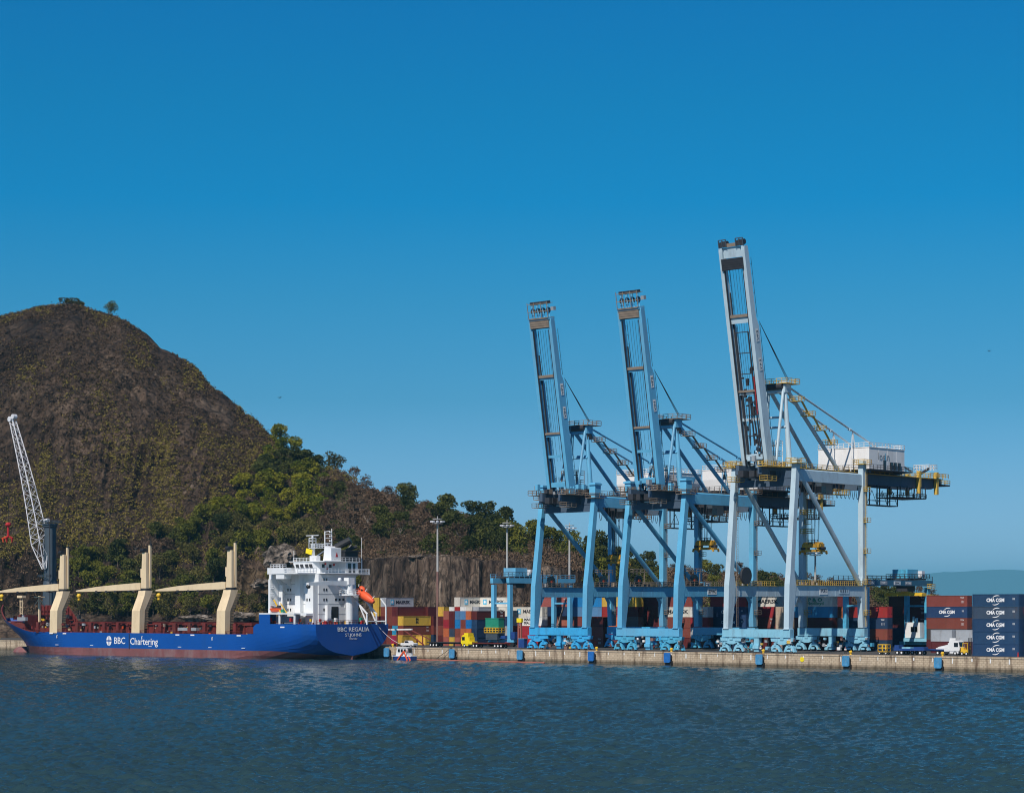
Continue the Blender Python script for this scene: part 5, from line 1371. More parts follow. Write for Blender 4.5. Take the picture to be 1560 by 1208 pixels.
# ------------------------------------------------------------------ harbour mobile crane behind the bow
def harbour_crane():
    wy = 25.0; px = col_x(76.5, wy); base = port(px, wy, DECK); s = 4.28
    root = empty('harbour_crane', base); tag(root, 'mobile harbour crane with dark grey tower and white lattice boom behind the bow', 'crane')
    m = MB(); m.loft([[(2.3*math.cos(a)*k, 2.3*math.sin(a)*k, z) for a in [2*math.pi*i/16 for i in range(16)]] for z, k in ((5.5, 1.25), (20, 1.1), (21, 1.0), (39.8, .9), (40.2, 1.1), (40.9, 1.1))])
    for z in (39.9,): m.tube((0, 0, 40.9), (0, 0, 41.3), 2.9, n=16)
    m.build('tower', 'tower_grey', root)
    m = MB(); m.box(-8, 8, -5, 5, 1.4, 3.4); m.box(-6, 7, -3.4, 3.4, 3.4, 8.5)
    for x in (-6, -3, 0, 3, 6):
        m.tube((x, -5, .8), (x, -3.8, .8), .8, n=10)
    m.build('undercarriage', 'tower_grey', root)
    m = MB(); m.mat('tower_grey'); m.railbox(-2.8, 2.8, -2.8, 2.8, 41.3, h=1.1, step=1.4, r=.07); m.cut(); m.mat('lattice_white'); m.tube((-.6, -2, 42.2), (.6, -2, 42.2), .7, n=10); m.cut(); m.tube((.8, -2, 42.4), (1.6, -2, 42.4), .7, n=10); m.cut(); m.mat('tower_grey'); m.railbox(-2.6, 2.6, -3.4, 0, 22, h=1.1, step=1.2, r=.07)
    m.build_cut('tower_head', root)
    letter('HARBOUR', .1, (0, -2.4, 33), root, 'y', .5, 'tower_grey') if False else None
    m = MB(); m.box(-1.25, -.85, -2.22, -2.14, 28.5, 35.5); m.build('lettering_strip', 'grey_paint', root)
    # lattice boom reaching up to the left
    def P3(pxx, py, y): x = col_x(pxx, y) - px; d = (port(x+px, y)).y; return Vector((x, y-wy, row_z(py, d)-DECK))
    foot = P3(67.5, 866, 22.0); tip = P3(19.5, 642, 22.0); ax = (tip-foot).normalized(); side = Vector((0, 1, 0)); nv = ax.cross(side).normalized(); Ln = (tip-foot).length
    def C(t, a, b_): 
        if t < .17: w_ = .25+.75*(t/.17); 
        else: w_ = 1-(t-.17)/.83*.62
        return foot + ax*Ln*t + nv*(2.5*w_*a - .0) + side*(1.9*w_*b_) - nv*(1.4*math.sin(math.pi*min(1, t*1.0))*.8)
    m = MB(); n = 17; ts = [0, .08, .17] + [.17+.83*i/n for i in range(1, n+1)]
    for a in (-1, 1):
        for b_ in (-1, 1):
            for t0, t1 in zip(ts, ts[1:]): m.tube(C(t0, a, b_), C(t1, a, b_), .17, n=5)
    for i, (t0, t1) in enumerate(zip(ts, ts[1:])):
        s_ = 1 if i % 2 else -1
        for b_ in (-1, 1): m.tube(C(t0, s_, b_), C(t1, -s_, b_), .09, n=4); m.tube(C(t0, -1, b_), C(t0, 1, b_), .09, n=4)
        for a in (-1, 1): m.tube(C(t0, a, s_), C(t1, a, -s_), .09, n=4)
    m.build('lattice_boom', 'lattice_white', root)
    m = MB(); t_ = tip + ax*.5
    m.tube(t_ + Vector((-1, -.8, .4)), t_ + Vector((-1, .8, .4)), 1.0, n=12); m.tube(t_ + Vector((1.0, -.8, 1.2)), t_ + Vector((1.0, .8, 1.2)), .9, n=12); m.beam(t_ - ax*2, t_ + Vector((0, 0, 1.8)), .5); m.build('boom_head', 'lattice_white', root)
    m = MB()
    for q in (-.5, .5): m.tube((0, q-1, 41.8), C(.45, 1, q*.5), .05, n=4); m.tube((0, q-1, 41.8), tip, .05, n=4)
    m.tube((2.6, -2.2, 41), (2.8, -2.2, 12), .16, n=5); m.tube(C(.12, 1, 0), (-.8, -2.4, 30), .22, n=6)
    gr = P3(12.5, 796, 22.0); m.tube(t_ + Vector((-1, 0, 0)), gr, .05, n=4)
    m.build('rope', 'rope', root)
    g = empty('cargo_grab', port(px+gr.x, wy+gr.y, gr.z+DECK)); tag(g, 'red cargo grab hanging from the white lattice boom at the left edge', 'grab')
    m = MB(); m.sphere((0, 0, -.7), 1.1, 8, 6, (1, 1, .8)); m.tube((0, 0, -1), (0, 0, -5.4), .45, n=8); m.build('stem', 'red_paint', g)
    for i in range(5):
        a = i*math.pi*2/5 + .3; m = MB(); c, s2 = math.cos(a), math.sin(a)
        m.beam((.3*c, .3*s2, -5.0), (1.9*c, 1.9*s2, -5.6), .55, .5); m.beam((1.9*c, 1.9*s2, -5.4), (1.7*c, 1.7*s2, -7.2), .8, .7, w2=.3, h2=.2); m.build('jaw', 'orange' if i % 2 else 'red_paint', g)
harbour_crane()
# ------------------------------------------------------------------ containers
CC = {'maroon': (.095, .014, .015), 'red': (.32, .02, .022), 'brown': (.20, .048, .033), 'salmon': (.34, .10, .075), 'orange': (.46, .12, .045), 'navy': (.012, .034, .085),
      'cma': (.014, .046, .115), 'slate': (.036, .058, .095), 'royal': (.01, .16, .42), 'steel': (.08, .19, .36), 'yellow': (.62, .40, .055), 'grey': (.36, .39, .42), 'cream': (.62, .59, .52),
      'white': (.68, .68, .66), 'tan': (.48, .38, .28), 'dark': (.055, .045, .045), 'skyblue': (.03, .26, .46), 'greybrown': (.16, .13, .12), 'pinkred': (.33, .02, .06), 'darkred': (.10, .012, .014)}
WORD = {'maroon': 'maroon', 'red': 'red', 'brown': 'red-brown', 'salmon': 'salmon red', 'orange': 'orange', 'navy': 'navy', 'cma': 'dark blue', 'slate': 'slate blue', 'royal': 'bright blue', 'steel': 'steel blue',
        'yellow': 'yellow', 'grey': 'grey', 'cream': 'cream', 'white': 'white', 'tan': 'tan', 'dark': 'near-black', 'skyblue': 'sky blue', 'greybrown': 'grey-brown', 'pinkred': 'crimson', 'darkred': 'dark red'}
for k, c in CC.items():
    P('container_'+k, c, .55, var=.14, scale=.22, dirt=RUST if k not in ('navy', 'cma', 'royal') else (.05, .06, .08), dirt_amt=.35, dirt_scale=.5, rand=.10)
_CM = {}
def container_mesh(L, H, key):
    if (L, H, key) in _CM: return _CM[(L, H, key)]
    W = 2.44; m = MB(); y = W/2
    # corner posts, rails
    for x in (-L/2, L/2-.16):
        for yy in (-y, y-.16): m.box(x, x+.16, yy, yy+.16, 0, H)
    for z in (0, H-.14):
        for yy in (-y, y-.12): m.box(-L/2+.16, L/2-.16, yy, yy+.12, z, z+.14)
        for x in (-L/2, L/2-.12): m.box(x, x+.12, -y+.16, y-.16, z, z+.14)
    # corrugated side panels
    n = int((L-.32)/.28); p = (L-.32)/n
    for s in (-1, 1):
        pr = []
        for i in range(n):
            x = -L/2+.16+i*p; pr += [(x, .075), (x+p*.25, .075), (x+p*.5, .035), (x+p*.75, .035)]
        pr.append((L/2-.16, .075)); vs = []
        for xx, dd in pr: vs += [(xx, s*(y-dd), .14), (xx, s*(y-dd), H-.14)]
        m.add(vs, [(2*i, 2*i+2, 2*i+3, 2*i+1) if s < 0 else (2*i, 2*i+1, 2*i+3, 2*i+2) for i in range(len(pr)-1)])
    m.box(-L/2+.05, -L/2+.10, -y+.16, y-.16, .14, H-.14); m.box(L/2-.10, L/2-.05, -y+.16, y-.16, .14, H-.14)
    m.box(-L/2+.1, L/2-.1, -y+.1, y-.1, H-.10, H-.05)
    me = m.mesh('container', 'container_'+key); _CM[(L, H, key)] = me; return me
_DM = {}
def door_mesh(H, key):
    if (H, key) in _DM: return _DM[(H, key)]
    m = MB(); m.mat('container_'+key).box(.0, .05, -1.05, -.02, .15, H-.15); m.box(0, .05, .02, 1.05, .15, H-.15)
    m.mat('container_'+key)
    for yy in (-.8, -.3, .3, .8): m.box(.05, .11, yy-.03, yy+.03, .05, H-.05)
    for yy in (-.55, .55): m.box(.05, .12, yy-.25, yy+.25, 1.0, 1.06)
    me = m.mesh('door'); _DM[(H, key)] = me; return me
_LM = {}
def star_logo():
    if 'star' in _LM: return _LM['star']
    m = MB(); m.mat('logo_blue').box(-.72, .72, -.05, -.01, -.78, .78); m.mat('lettering_white'); pts = []
    for i in range(14):
        a = math.pi/2 + i*math.pi/7; r = .55 if i % 2 == 0 else .27; pts.append((r*math.cos(a), r*math.sin(a)))
    m.prism(pts, 'y', -.08, -.052); _LM['star'] = m.mesh('emblem'); return _LM['star']
def swoosh():
    if 'sw' in _LM: return _LM['sw']
    m = MB(); m.mat('lettering_white')
    for sg in (1, -1):
        o, i_ = [], []
        for k in range(9):
            t = k/8; a = R(60+100*t) if sg > 0 else R(240+100*t)
            cx, cz = (.45, .15) if sg > 0 else (-.1, -.1); r = 1.05; o.append((cx+r*1.25*math.cos(a), cz+r*math.sin(a))); th = .20*math.sin(math.pi*(.12+t*.85)); i_.append((cx+(r-th)*1.25*math.cos(a), cz+(r-th)*math.sin(a)))
        m.prism(o + i_[::-1], 'y', -.05, -.02)
    _LM['sw'] = m.mesh('emblem'); return _LM['sw']
ORD = ['bottom', 'second', 'third', 'fourth', 'fifth', 'sixth']
ALL = []
def container(xc, yc, z, ori, L, H, key, mark, label, door=True, group=None):
    rz = ROT if ori == 'u' else ROT + math.pi/2
    o = link('container', container_mesh(L, H, key), None, port(xc, yc, z), rz)
    tag(o, label, 'container', group or 'shipping containers stacked in the yard')
    if door:
        d = link('door', door_mesh(H, key), o, ((L/2-.05) if ori == 'u' else -(L/2-.05), 0, 0)); d.rotation_euler = (0, 0, 0 if ori == 'u' else math.pi)
    Y = -1.22+.02
    def T(tx, size, x, z_, wd, mt, bold=0.0): return link('lettering', text_mesh(tx, size, wd, mat=mt, bold=bold), o, (x, Y, z_))
    if mark == 'maersk':
        T('MAERSK', 1.45, 1.35, H*.5, 6.2, 'lettering_black', .03); link('emblem', star_logo(), o, (-3.4, Y, H*.52))
    elif mark == 'maersk_plain': T('MAERSK', 1.5, 1.0, H*.5, 7.4, 'lettering_black', .04)
    elif mark == 'cma':
        T('CMA CGM', 1.15, 0, H*.5, 4.7, 'lettering_white', .045); link('emblem', swoosh(), o, (0, Y, H*.5))
        T('|||', .5, L/2-1.3, H*.62, .5, 'lettering_white')
    elif mark == 'msc': T('M', 1.0, 0, H*.68, 1.1, 'lettering_black', .05); T('SC', .8, 0, H*.36, 1.2, 'lettering_black', .05)
    elif mark == 's':
        T('S', 2.2, -1.0, H*.5, 1.7, 'lettering_white', .05); T('AF', 1.9, 1.9, H*.5, 2.8, 'lettering_white', .03)
        m = MB(); m.mat('salmonish' if False else 'lettering_white').tube((-3.8, 0, 0), (-3.8, -.03, 0), .75, n=16); e = m.build('emblem', None, o, (0, Y, H*.5))
        m = MB(); m.box(-4.0, -3.86, -.06, -.035, -.45, .45); m.box(-3.74, -3.6, -.06, -.035, -.45, .45); m.build('emblem_bar', 'red_paint', e)
    elif mark == 'sealand': T('MAERSK', 1.0, 1.0, H*.66, 4.6, 'lettering_black', .03); T('SEALAND', 1.0, 1.2, H*.3, 5.2, 'lettering_black', .03)
    elif mark == 'green': T('P & O', 1.3, .6, H*.62, 4.4, 'green_paint', .04); T('Nedlloyd', 1.2, .6, H*.3, 5.4, 'green_paint', .02)
    elif mark == 'ham': T('HAMBURG SUD', 1.0, 0, H*.5, 8.0, 'lettering_white', .02)
    elif mark == 'small': T('TEX', .55, L/2-1.5, H*.8, 1.1, 'lettering_white'); T('| | |', .7, L/2-1.4, H*.45, .8, 'lettering_white')
    ALL.append(o); return o

def stack(desc, px, w, ori, tiers, L=12.19, H=2.9, shift=0, door=True):
    """px: photo column of the near corner of the stack's visible long side; tiers from the bottom: key or key:mark"""
    x0 = col_x(px, w) + shift
    z = DECK+.02
    names = [t for t in tiers if t]
    for i, t in enumerate(tiers):
        if t is None: z += H; continue
        key, _, mark = t.partition(':'); h = H
        if mark.endswith('*'): mark = mark[:-1]; h = 2.59
        if ori == 'u': xc, yc = x0 - L/2, w + 1.22
        else: xc, yc = x0 - 1.22, w + L/2
        lv = 'top' if i == len(tiers)-1 and i > 0 else ORD[i]
        extra = {'maersk': ' with star emblem', 'maersk_plain': ' with black lettering', 'cma': ' with white lettering', 'msc': ' with black emblem'}.get(mark, '')
        lab = f"{WORD[key]} container{extra}, {lv} {'one' if lv in ('top', 'bottom') else 'up'} {desc}"
        container(xc, yc, z, ori, L, h, key, mark, lab, door)
        z += h + .012

# left yard, long sides across the quay
stack('in the yellow stack right beside the lifeboat', 577, 36.8, 'v', ['maroon', 'brown', 'maroon', 'yellow', 'yellow'])
stack('in the leftmost tall stack below the cliff', 588.3, 36.8, 'v', ['maroon', 'brown', 'maroon', 'brown', 'grey:maersk'])
stack('in the row second from the ship stern', 597.2, 36.8, 'v', ['brown', 'maroon', 'brown', 'brown'])
stack('in the row third from the ship stern', 605.8, 36.8, 'v', ['yellow', 'skyblue', 'brown', 'maroon'])
stack('in the front row near the ship', 614.6, 36.8, 'v', ['yellow', 'brown:small', 'yellow:msc'])
stack('behind the yellow box near the ship', 652.5, 49.2, 'v', ['navy', 'maroon', 'brown', 'maroon'], L=12.19)
stack('in the short stack behind the yellow box', 660.5, 49.2, 'v', ['navy', 'brown', 'maroon'], L=6.06)
stack('on the ground beside the ship stern', 604, 26, 'v', ['pinkred'], L=6.06)
stack('on the ground right of the crimson one near the stern', 613, 26, 'v', ['yellow'], L=6.06)
stack('lying low behind the white pickup', 648, 33, 'u', ['yellow'], L=6.06)
# block of container ends by the yellow truck
cols = [(684.5, ['salmon', 'orange', 'red', 'salmon']), (693, ['yellow', 'slate', 'darkred', 'maroon']), (701.5, ['salmon', 'brown', 'royal', 'steel']),
        (710, ['brown', 'orange', 'brown', 'steel']), (718.5, ['navy', 'orange', 'royal', 'orange']), (727, ['navy', 'navy', 'cma', 'maroon'])]
cn = ['leftmost', 'second', 'third', 'fourth', 'fifth', 'rightmost']
for (px, t), n_ in zip(cols, cn):
    stack(f"in the {n_} column of ends facing the quay", px, 28, 'v', [k+':small*' if k in ('maroon', 'darkred', 'slate') else k+':*' for k in t], H=2.59, L=12.19)
for (px, t), n_ in zip([(676, ['maroon', 'brown', 'maroon', 'yellow']), (693, ['maroon', 'brown', 'maroon', 'white']), (701, ['maroon', 'brown', 'red', 'red', 'cream:maersk']), (710, ['brown', 'maroon', 'navy', 'white']), (719, ['brown', 'maroon', 'navy', 'cream']), (729, ['brown', 'maroon', 'navy', 'grey'])], cn):
    stack(f"behind the {n_} column of ends", px, 41, 'v', t)
# grey and cream boxes seen side-on behind the left gantry
stack('in the grey stack behind the left gantry', 773.5, 50, 'u', ['red:small', 'grey:maersk', 'navy:s', 'cream:maersk', 'cream:maersk'])
stack('in the stack left of the first crane leg', 826, 56, 'u', ['red', 'red', 'white:sealand', 'cream:maersk'])
stack('seen between the legs of the first blue crane', 866, 61, 'u', ['brown', 'maroon', 'salmon', 'navy', 'salmon:small'])
stack('right behind the second leg of the first blue crane', 916.5, 61, 'u', ['navy', 'navy', 'brown', 'steel', 'royal'])
stack('standing close in front of the blue ones at the first crane', 919, 38, 'u', ['brown:small', 'brown', 'maroon'], L=6.06)
stack('glimpsed between first and second blue crane', 941, 52, 'u', ['brown', 'red', 'orange', 'red', 'yellow'], L=6.06)
stack('in the short stack seen left inside the second crane', 972, 43, 'u', ['brown', 'grey', 'greybrown', 'darkred', 'yellow'], L=6.06)
stack('in the dark stack inside the second crane', 1010, 48, 'u', ['brown', 'grey', 'darkred', 'darkred', 'darkred'])
stack('behind the right leg of the second crane', 1054, 47, 'u', ['maroon', 'brown', 'brown', 'cream:maersk_plain', 'brown'])
stack('in the white and red stack between second and tall crane', 1078.5, 41, 'u', ['brown', 'white', 'red', 'white'], L=6.06)
stack('behind the tall crane left leg', 1136, 46, 'u', ['navy', 'cma', 'cma:cma', 'cma:cma', 'red'])
stack('beneath the portal beam of the tall grey crane', 1182, 57, 'u', ['darkred', 'maroon', 'brown:small', 'red'])
stack('just behind the red boxes under the tall crane', 1191, 66, 'u', ['maroon', 'brown', 'maroon', 'brown', 'cream:maersk_plain'])
stack('in the tan column beside the right leg of the tall crane', 1193, 42, 'v', ['tan', 'tan', 'tan', 'tan'], L=12.19)
stack('under the right half of the tall crane', 1268, 41, 'u', ['darkred', 'maroon', 'maroon', 'skyblue', 'cream:green'])
stack('in the white and orange stack left of the last crane leg', 1305.5, 46, 'u', ['green' if False else 'dark', 'red', 'white', 'orange'])
stack('right of the last crane leg', 1352, 44, 'u', ['navy', 'brown', 'navy:small', 'red', ], L=12.19)
stack('in the big dark stack behind the right gantry', 1412, 73, 'u', ['navy', 'navy', 'maroon:small', 'maroon:small', 'maroon:small'])  # dark maroon picked to put this stack's shade into its colour
stack('beside the dark blue end stack', 1473.5, 54, 'u', ['maroon', 'dark', 'brown:small', 'cma:cma', 'brown:small'])
stack('in the low grey stack behind the white truck', 1484, 35, 'u', ['maroon', 'grey'])
stack('in the low grey stack next to the right gantry leg', 1450, 33, 'u', ['maroon', 'grey'], L=6.06)
stack('in the rightmost full stack', 1551.8, 8.9, 'u', ['cma:cma', 'cma:cma', 'cma:cma', 'slate:cma', 'cma:cma'])
stack('in the stack cut by the right edge of the photo', 1553.5, 15.5, 'v', ['red', 'red', 'navy', 'red', 'navy'], L=12.19, shift=2.5)
# rows further back closing the yard
bk = [(846, ['brown', 'maroon', 'navy']), (893, ['maroon', 'brown', 'maroon']), (965, ['brown', 'maroon', 'maroon', 'maroon']), (1015, ['maroon', 'brown', 'maroon', 'maroon']), (1066, ['navy', 'maroon', 'brown', 'maroon']),
      (1110, ['maroon', 'brown', 'navy', 'maroon']), (1160, ['brown', 'maroon', 'brown', 'maroon']), (1225, ['maroon', 'navy', 'brown', 'maroon']), (1290, ['brown', 'maroon', 'maroon', 'brown', 'maroon']), (1340, ['maroon', 'brown', 'navy']), (1440, ['maroon', 'maroon', 'navy', 'maroon', 'darkred'])]
bn = ['leftmost', 'second', 'third', 'fourth', 'fifth', 'sixth', 'seventh', 'eighth', 'ninth', 'tenth', 'rightmost']
for (px, t), n_ in zip(bk, bn): stack(f"in the {n_} stack of the rear yard row", px, 78, 'u', t)

# ------------------------------------------------------------------ yard gantries
def yard_gantry(xn, w0, w1, ztop, tr, label, kind):
    root = empty('yard_gantry', port(xn, w0, D)); tag(root, label, 'gantry crane')
    B = 'crane_blue' if kind == 0 else 'crane_bogie_blue'; span = w1-w0; hb = ztop-D
    for y in (0, span):
        for x in (-6.4, 0):
            m = MB(); m.box(x-.55, x+.55, y-.6, y+.6, 2.2, hb-1.9); m.build('leg', B, root)
        m = MB(); m.box(-8.4, 2.0, y-.65, y+.65, 1.3, 2.2); m.build('sill_beam', B, root)
        m = MB(); m.box(-5.8, -.6, y-.3, y+.3, hb*.62, hb*.62+.5); m.build('leg_tie', B, root)
        for x in (-7.6, 1.2):
            m = MB(); m.tube((x, y-.5, .75), (x, y+.5, .75), .75, n=14); m.build('wheel', 'tyre', root)
    for x in (-6.4, 0):
        m = MB(); m.loft([[(x-.55, y, hb-z0), (x+.55, y, hb-z0), (x+.55, y, hb), (x-.55, y, hb)] for y, z0 in ((-5.5 if kind else -1, .6), (-2 if kind else -.9, 1.5), (span+1.2, 1.5), (span+2, .8))])
        m.build('girder', 'crane_dark_blue' if kind else B, root)
        m = MB(); m.rail((x+(.5 if x == 0 else -.5), -5 if kind else -1, hb), (x+(.5 if x == 0 else -.5), span+1.8, hb), h=1.1, step=2.2, r=.06); m.build('walkway_rail', 'tower_grey' if kind else B, root)
    m = MB(); m.mat('crane_bogie_blue' if kind else B); m.box(-5.6, -.9, tr-2.6, tr+2.6, hb+.5, hb+3.0) ; m.mat('dark_steel').box(-6.9, .5, tr-4, tr+4.6, hb+.1, hb+.5)
    m.mat('lattice_white').box(-1.8, .3, tr+2.7, tr+4.2, hb+.9, hb+2.6); m.tube((-3, tr+3.6, hb+.8), (-.5, tr+3.6, hb+.8), .6, n=10); m.mat('dark_steel'); m.railbox(-6.8, .4, tr-3.9, tr+6.5, hb+.5, h=1.2, step=1.3, r=.06)
    m.box(-4.8, -1.4, tr-2, tr+2, hb-2.9, hb-.1)
    m.build('trolley', None, root)
    if kind:
        m = MB(); m.box(-9.0, 2.6, tr-.5, tr+.5, hb-4.1, hb-3.3); m.box(-9.1, -8.4, tr-1.2, tr+1.2, hb-4.2, hb-3.4); m.box(2.0, 2.7, tr-1.2, tr+1.2, hb-4.2, hb-3.4); m.box(-4, -2, tr-1, tr+1, hb-3.3, hb-2.9); m.build('spreader', 'yellow', root)
        m = MB(); m.box(-6.0, -1.3, span-1.6, span+1.2, 3.2, 7.4); m.build('power_house', 'white_paint', root)
        m = MB(); m.box(-4.2, -3.2, span-1.66, span-1.6, 4.8, 6.2); m.box(-3.0, -2.1, span-1.66, span-1.6, 4.8, 6.2); m.build('window', 'window_black', root)
        m = MB(); m.box(-6.4, 2.2, span-1.9, span-.66, 2.2, 3.1); m.tube((-4, span-.5, 7.4), (-4, span-.5, 9.0), .3); m.tube((-3, span-.5, 7.4), (-3, span-.5, 8.6), .35); m.build('exhaust', 'crane_pale_blue', root)
        m = MB()
        for k in range(5): z = 5+k*2.9; m.box(.56, 1.8, span-1, span+1, z, z+.12); m.railbox(.6, 1.8, span-1, span+1, z+.1, h=1.1, step=1, r=.06)
        m.build('stair', 'rail_yellow', root)
        for k, (tx, y) in enumerate((('05', 1.5), ('VP', 7.5), ('ZPMC', 14.0), ('RTG 05', 19.5))):
            mm = MB(); mm.box(.55, .60, y-1.6, y+1.6, hb-1.25, hb-.3); pl = mm.build('name_plate', 'white_paint' if k == 2 else 'grey_paint', root); letter(tx, .7, (.62, y, hb-.78), pl, 'x', 2.2, 'lettering_black' if k == 2 else 'lettering_white')
    else:
        m = MB(); m.beam((-6.0, span, 3), (-1.5, span, 14), .4); m.beam((-5.2, span-.5, 3), (-2.8, span-.5, 10), .3); m.build('stair_flight', 'rail_brown', root)
        m = MB(); m.box(-6.2, -.5, -1.6, -.66, 2.3, 3.2); m.mat('vehicle_blue').box(1.0, 2.6, -.9, .9, 2.2, 4.3); m.build('power_house', 'grey_paint', root)
        m = MB(); m.path([(-.6, tr+4, hb-.3), (1.5, tr+8, hb-3), (.8, tr+10, hb-1.2)], .12); m.build('cable_chain', 'dark_steel', root)
    return root
yard_gantry(col_x(777, 30), 30, 57, 23.6, 6.0, 'blue yard gantry on rubber tyres left of the first quay crane', 0)
yard_gantry(col_x(1320, 40), 40, 70, 22.2, 24.0, 'dark blue yard gantry with yellow spreader at the right end of the yard', 1)
g = empty('generator_cabin', port(col_x(772, 31), 28.2, D+5.6)); tag(g, 'green cabin on a yellow railed frame under the left yard gantry', 'cabin')
m = MB(); m.box(-5.2, 0, -.8, 1.6, 0, 2.6); m.box(-5.3, .1, -.9, 1.7, 2.602, 2.75); m.build('body', 'green_paint', g)
m = MB(); m.railbox(-5.4, .2, -1.1, 1.8, -1.4, h=1.3, step=1.0, r=.09); m.box(-5.4, .2, -1.1, 1.8, -1.6, -1.42); m.build('railing', 'yellow', g)
m = MB(); m.box(-5.0, -.4, -.9, 1.5, -3.6, -1.9); m.box(-4.8, -3.6, -.98, -.9, -3.2, -2.2); m.build('base_unit', 'tower_grey', g)
m = MB()
for x in (-4.6, -.6): m.box(x-.15, x+.15, -.6, -.3, -5.6, -3.6)
m.build('support_leg', 'dark_steel', g)

# ------------------------------------------------------------------ light masts
def light_mast(px, w, ytop, label):
    x = col_x(px, w); base = port(x, w, D); h = row_z(ytop, base.y)-D
    root = empty('light_mast', base); tag(root, label, 'light mast', 'tall light masts in the yard')
    m = MB(); m.tube((0, 0, 0), (0, 0, h*.58), .42, .34, 10); m.mat('concrete_mast'); m.mats[0] = 'mast_rust'
    m.m = 0; m.build('lower_pole', 'mast_rust', root)
    m = MB(); m.tube((0, 0, h*.58), (0, 0, h-1), .34, .24, 10); m.build('upper_pole', 'concrete_mast', root)
    m = MB(); m.tube((0, 0, h-1.6), (0, 0, h-1.4), 1.7, n=12); m.tube((0, 0, h-.2), (0, 0, h), 1.5, n=12); m.tube((0, 0, h-1.4), (0, 0, h+.8), .12, n=6); m.build('head_frame', 'concrete_mast', root)
    for i in range(8):
        a = i*math.pi/4; m = MB(); m.cbox((1.8*math.cos(a), 1.8*math.sin(a), h-.9), .7, .7, .4); m.build('floodlight', 'lattice_white', root)
light_mast(666.5, 43, 790, 'tallest-looking light mast with rusty lower half in front of the quarry cliff')
light_mast(772.5, 66, 796, 'light mast rising behind the left yard gantry')
light_mast(867.5, 80, 800, 'light mast seen between the legs of the first blue crane')
light_mast(1242, 90, 838, 'thin light mast behind the tall grey crane')

# ------------------------------------------------------------------ vehicles
def wheel(parent, x, y, r=.5, wd=.32):
    m = MB(); m.tube((0, -wd/2, 0), (0, wd/2, 0), r, n=14); o = m.build('wheel', 'tyre', parent, (x, y, r))
    m = MB(); m.tube((0, -wd/2-.02, 0), (0, wd/2+.02, 0), r*.5, n=12); m.build('rim', 'lettering_white', o)
def truck(px, w, dirn, cab, label, load=None, trailer=12.4):
    """dirn -1 faces towards the bow of the ship, +1 towards the right"""
    root = empty('truck', port(col_x(px, w), w, D), ROT + (0 if dirn > 0 else math.pi)); tag(root, label, 'truck')
    m = MB(); m.prism([(-2.9, 1.0), (-.12, 1.0), (0, 1.5), (-.08, 2.0), (-.35, 3.2), (-.8, 3.55), (-2.9, 3.6)], 'y', -1.22, 1.22); m.box(-2.8, -.4, -1.15, 1.15, .45, .998); m.box(-2.8, -1.2, -1.1, 1.1, 3.602, 4.1); m.box(-4.3, -2.902, -1.18, 1.18, .9, 1.7); m.box(-3.3, -2.902, -1.1, 1.1, 1.702, 2.9); m.build('cab', cab, root)
    m = MB()
    for s in (-1, 1): m.box(-1.55, -.45, s*1.23-.02, s*1.23+.02, 2.0, 3.0)
    m.add([(-.06, -1.05, 2.1), (-.06, 1.05, 2.1), (-.32, 1.05, 3.15), (-.32, -1.05, 3.15)], [(0, 1, 2, 3)]); m.build('window', 'window_black', root)
    m = MB(); m.box(-.02, .06, -.9, .9, .95, 1.8); m.box(-.3, .12, -1.2, 1.2, .45, .8); m.build('grille', 'black_paint', root)
    m = MB(); m.box(-6.6, -2.2, -.45, .45, .75, 1.1); m.box(-4.2, -3.0, -1.19, -.6, .45, .89); m.box(-4.2, -3.0, .6, 1.19, .45, .89); m.build('chassis', 'dark_steel', root)
    for x in (-1.3, -4.9, -6.1):
        for s in (-1, 1): wheel(root, x, s*1.0)
    if trailer:
        m = MB(); m.box(-5.0-trailer, -4.4, -1.2, 1.2, 1.15, 1.38); m.box(-5-trailer, -4.4, -.5, .5, .85, 1.148)
        for i in range(7): x = -5-i*trailer/7; m.box(x-.2, x, -1.24, 1.24, 1.1, 1.42)
        m.build('flatbed', load or 'dark_steel', root)
        for x in (-3.2-trailer, -2.0-trailer, -.8-trailer):
            for s in (-1, 1): wheel(root, x, s*1.0)
    return root
truck(706.5, 15, -1, 'vivid_yellow', 'yellow tractor truck pulling an empty flatbed below the container ends', 'deck_red')
t = truck(1466, 14, 1, 'vehicle_white', 'white tractor truck with blue chassis on the quay near the right end', 'vehicle_blue')
m = MB(); m.box(-6.6, -2.5, -1.1, 1.1, 1.4, 1.7); m.prism([(-6.4, 1.7), (-2.6, 1.7), (-3.0, 2.6), (-5.8, 2.0)], 'y', -.9, .9); m.build('deflector', 'vehicle_white', t)
fb = empty('flatbed_trailer', port(col_x(703, 16), 16, D)); tag(fb, 'empty flatbed trailer standing left of the yellow truck', 'trailer')
m = MB(); m.box(-12.6, 0, -1.2, 1.2, 1.2, 1.42); m.box(-12.4, -.2, -.5, .5, .85, 1.198); m.box(-2.4, -2.1, -.9, -.6, 0, 1.2); m.build('bed', 'dark_steel', fb)
for x in (-11.4, -10.2, -9.0):
    for s in (-1, 1): wheel(fb, x, s)
bt = empty('flatbed_trailer', port(col_x(1412, 11), 11, D)); tag(bt, 'low blue trailer parked beside the right yard gantry', 'trailer')
m = MB(); m.box(-8.6, 0, -1.2, 1.2, 1.0, 1.5); m.box(-8.4, -7.2, -1.1, 1.1, 1.502, 2.3); m.box(-3, -.3, -1.1, 1.1, 1.502, 1.9); m.build('bed', 'vehicle_blue', bt)
m = MB(); m.box(-6.4, -4, -1.0, 1.0, 1.502, 1.85); m.build('load', 'crane_pale_blue', bt)
for x in (-7.6, -6.4, -1.2):
    for s in (-1, 1): wheel(bt, x, s)
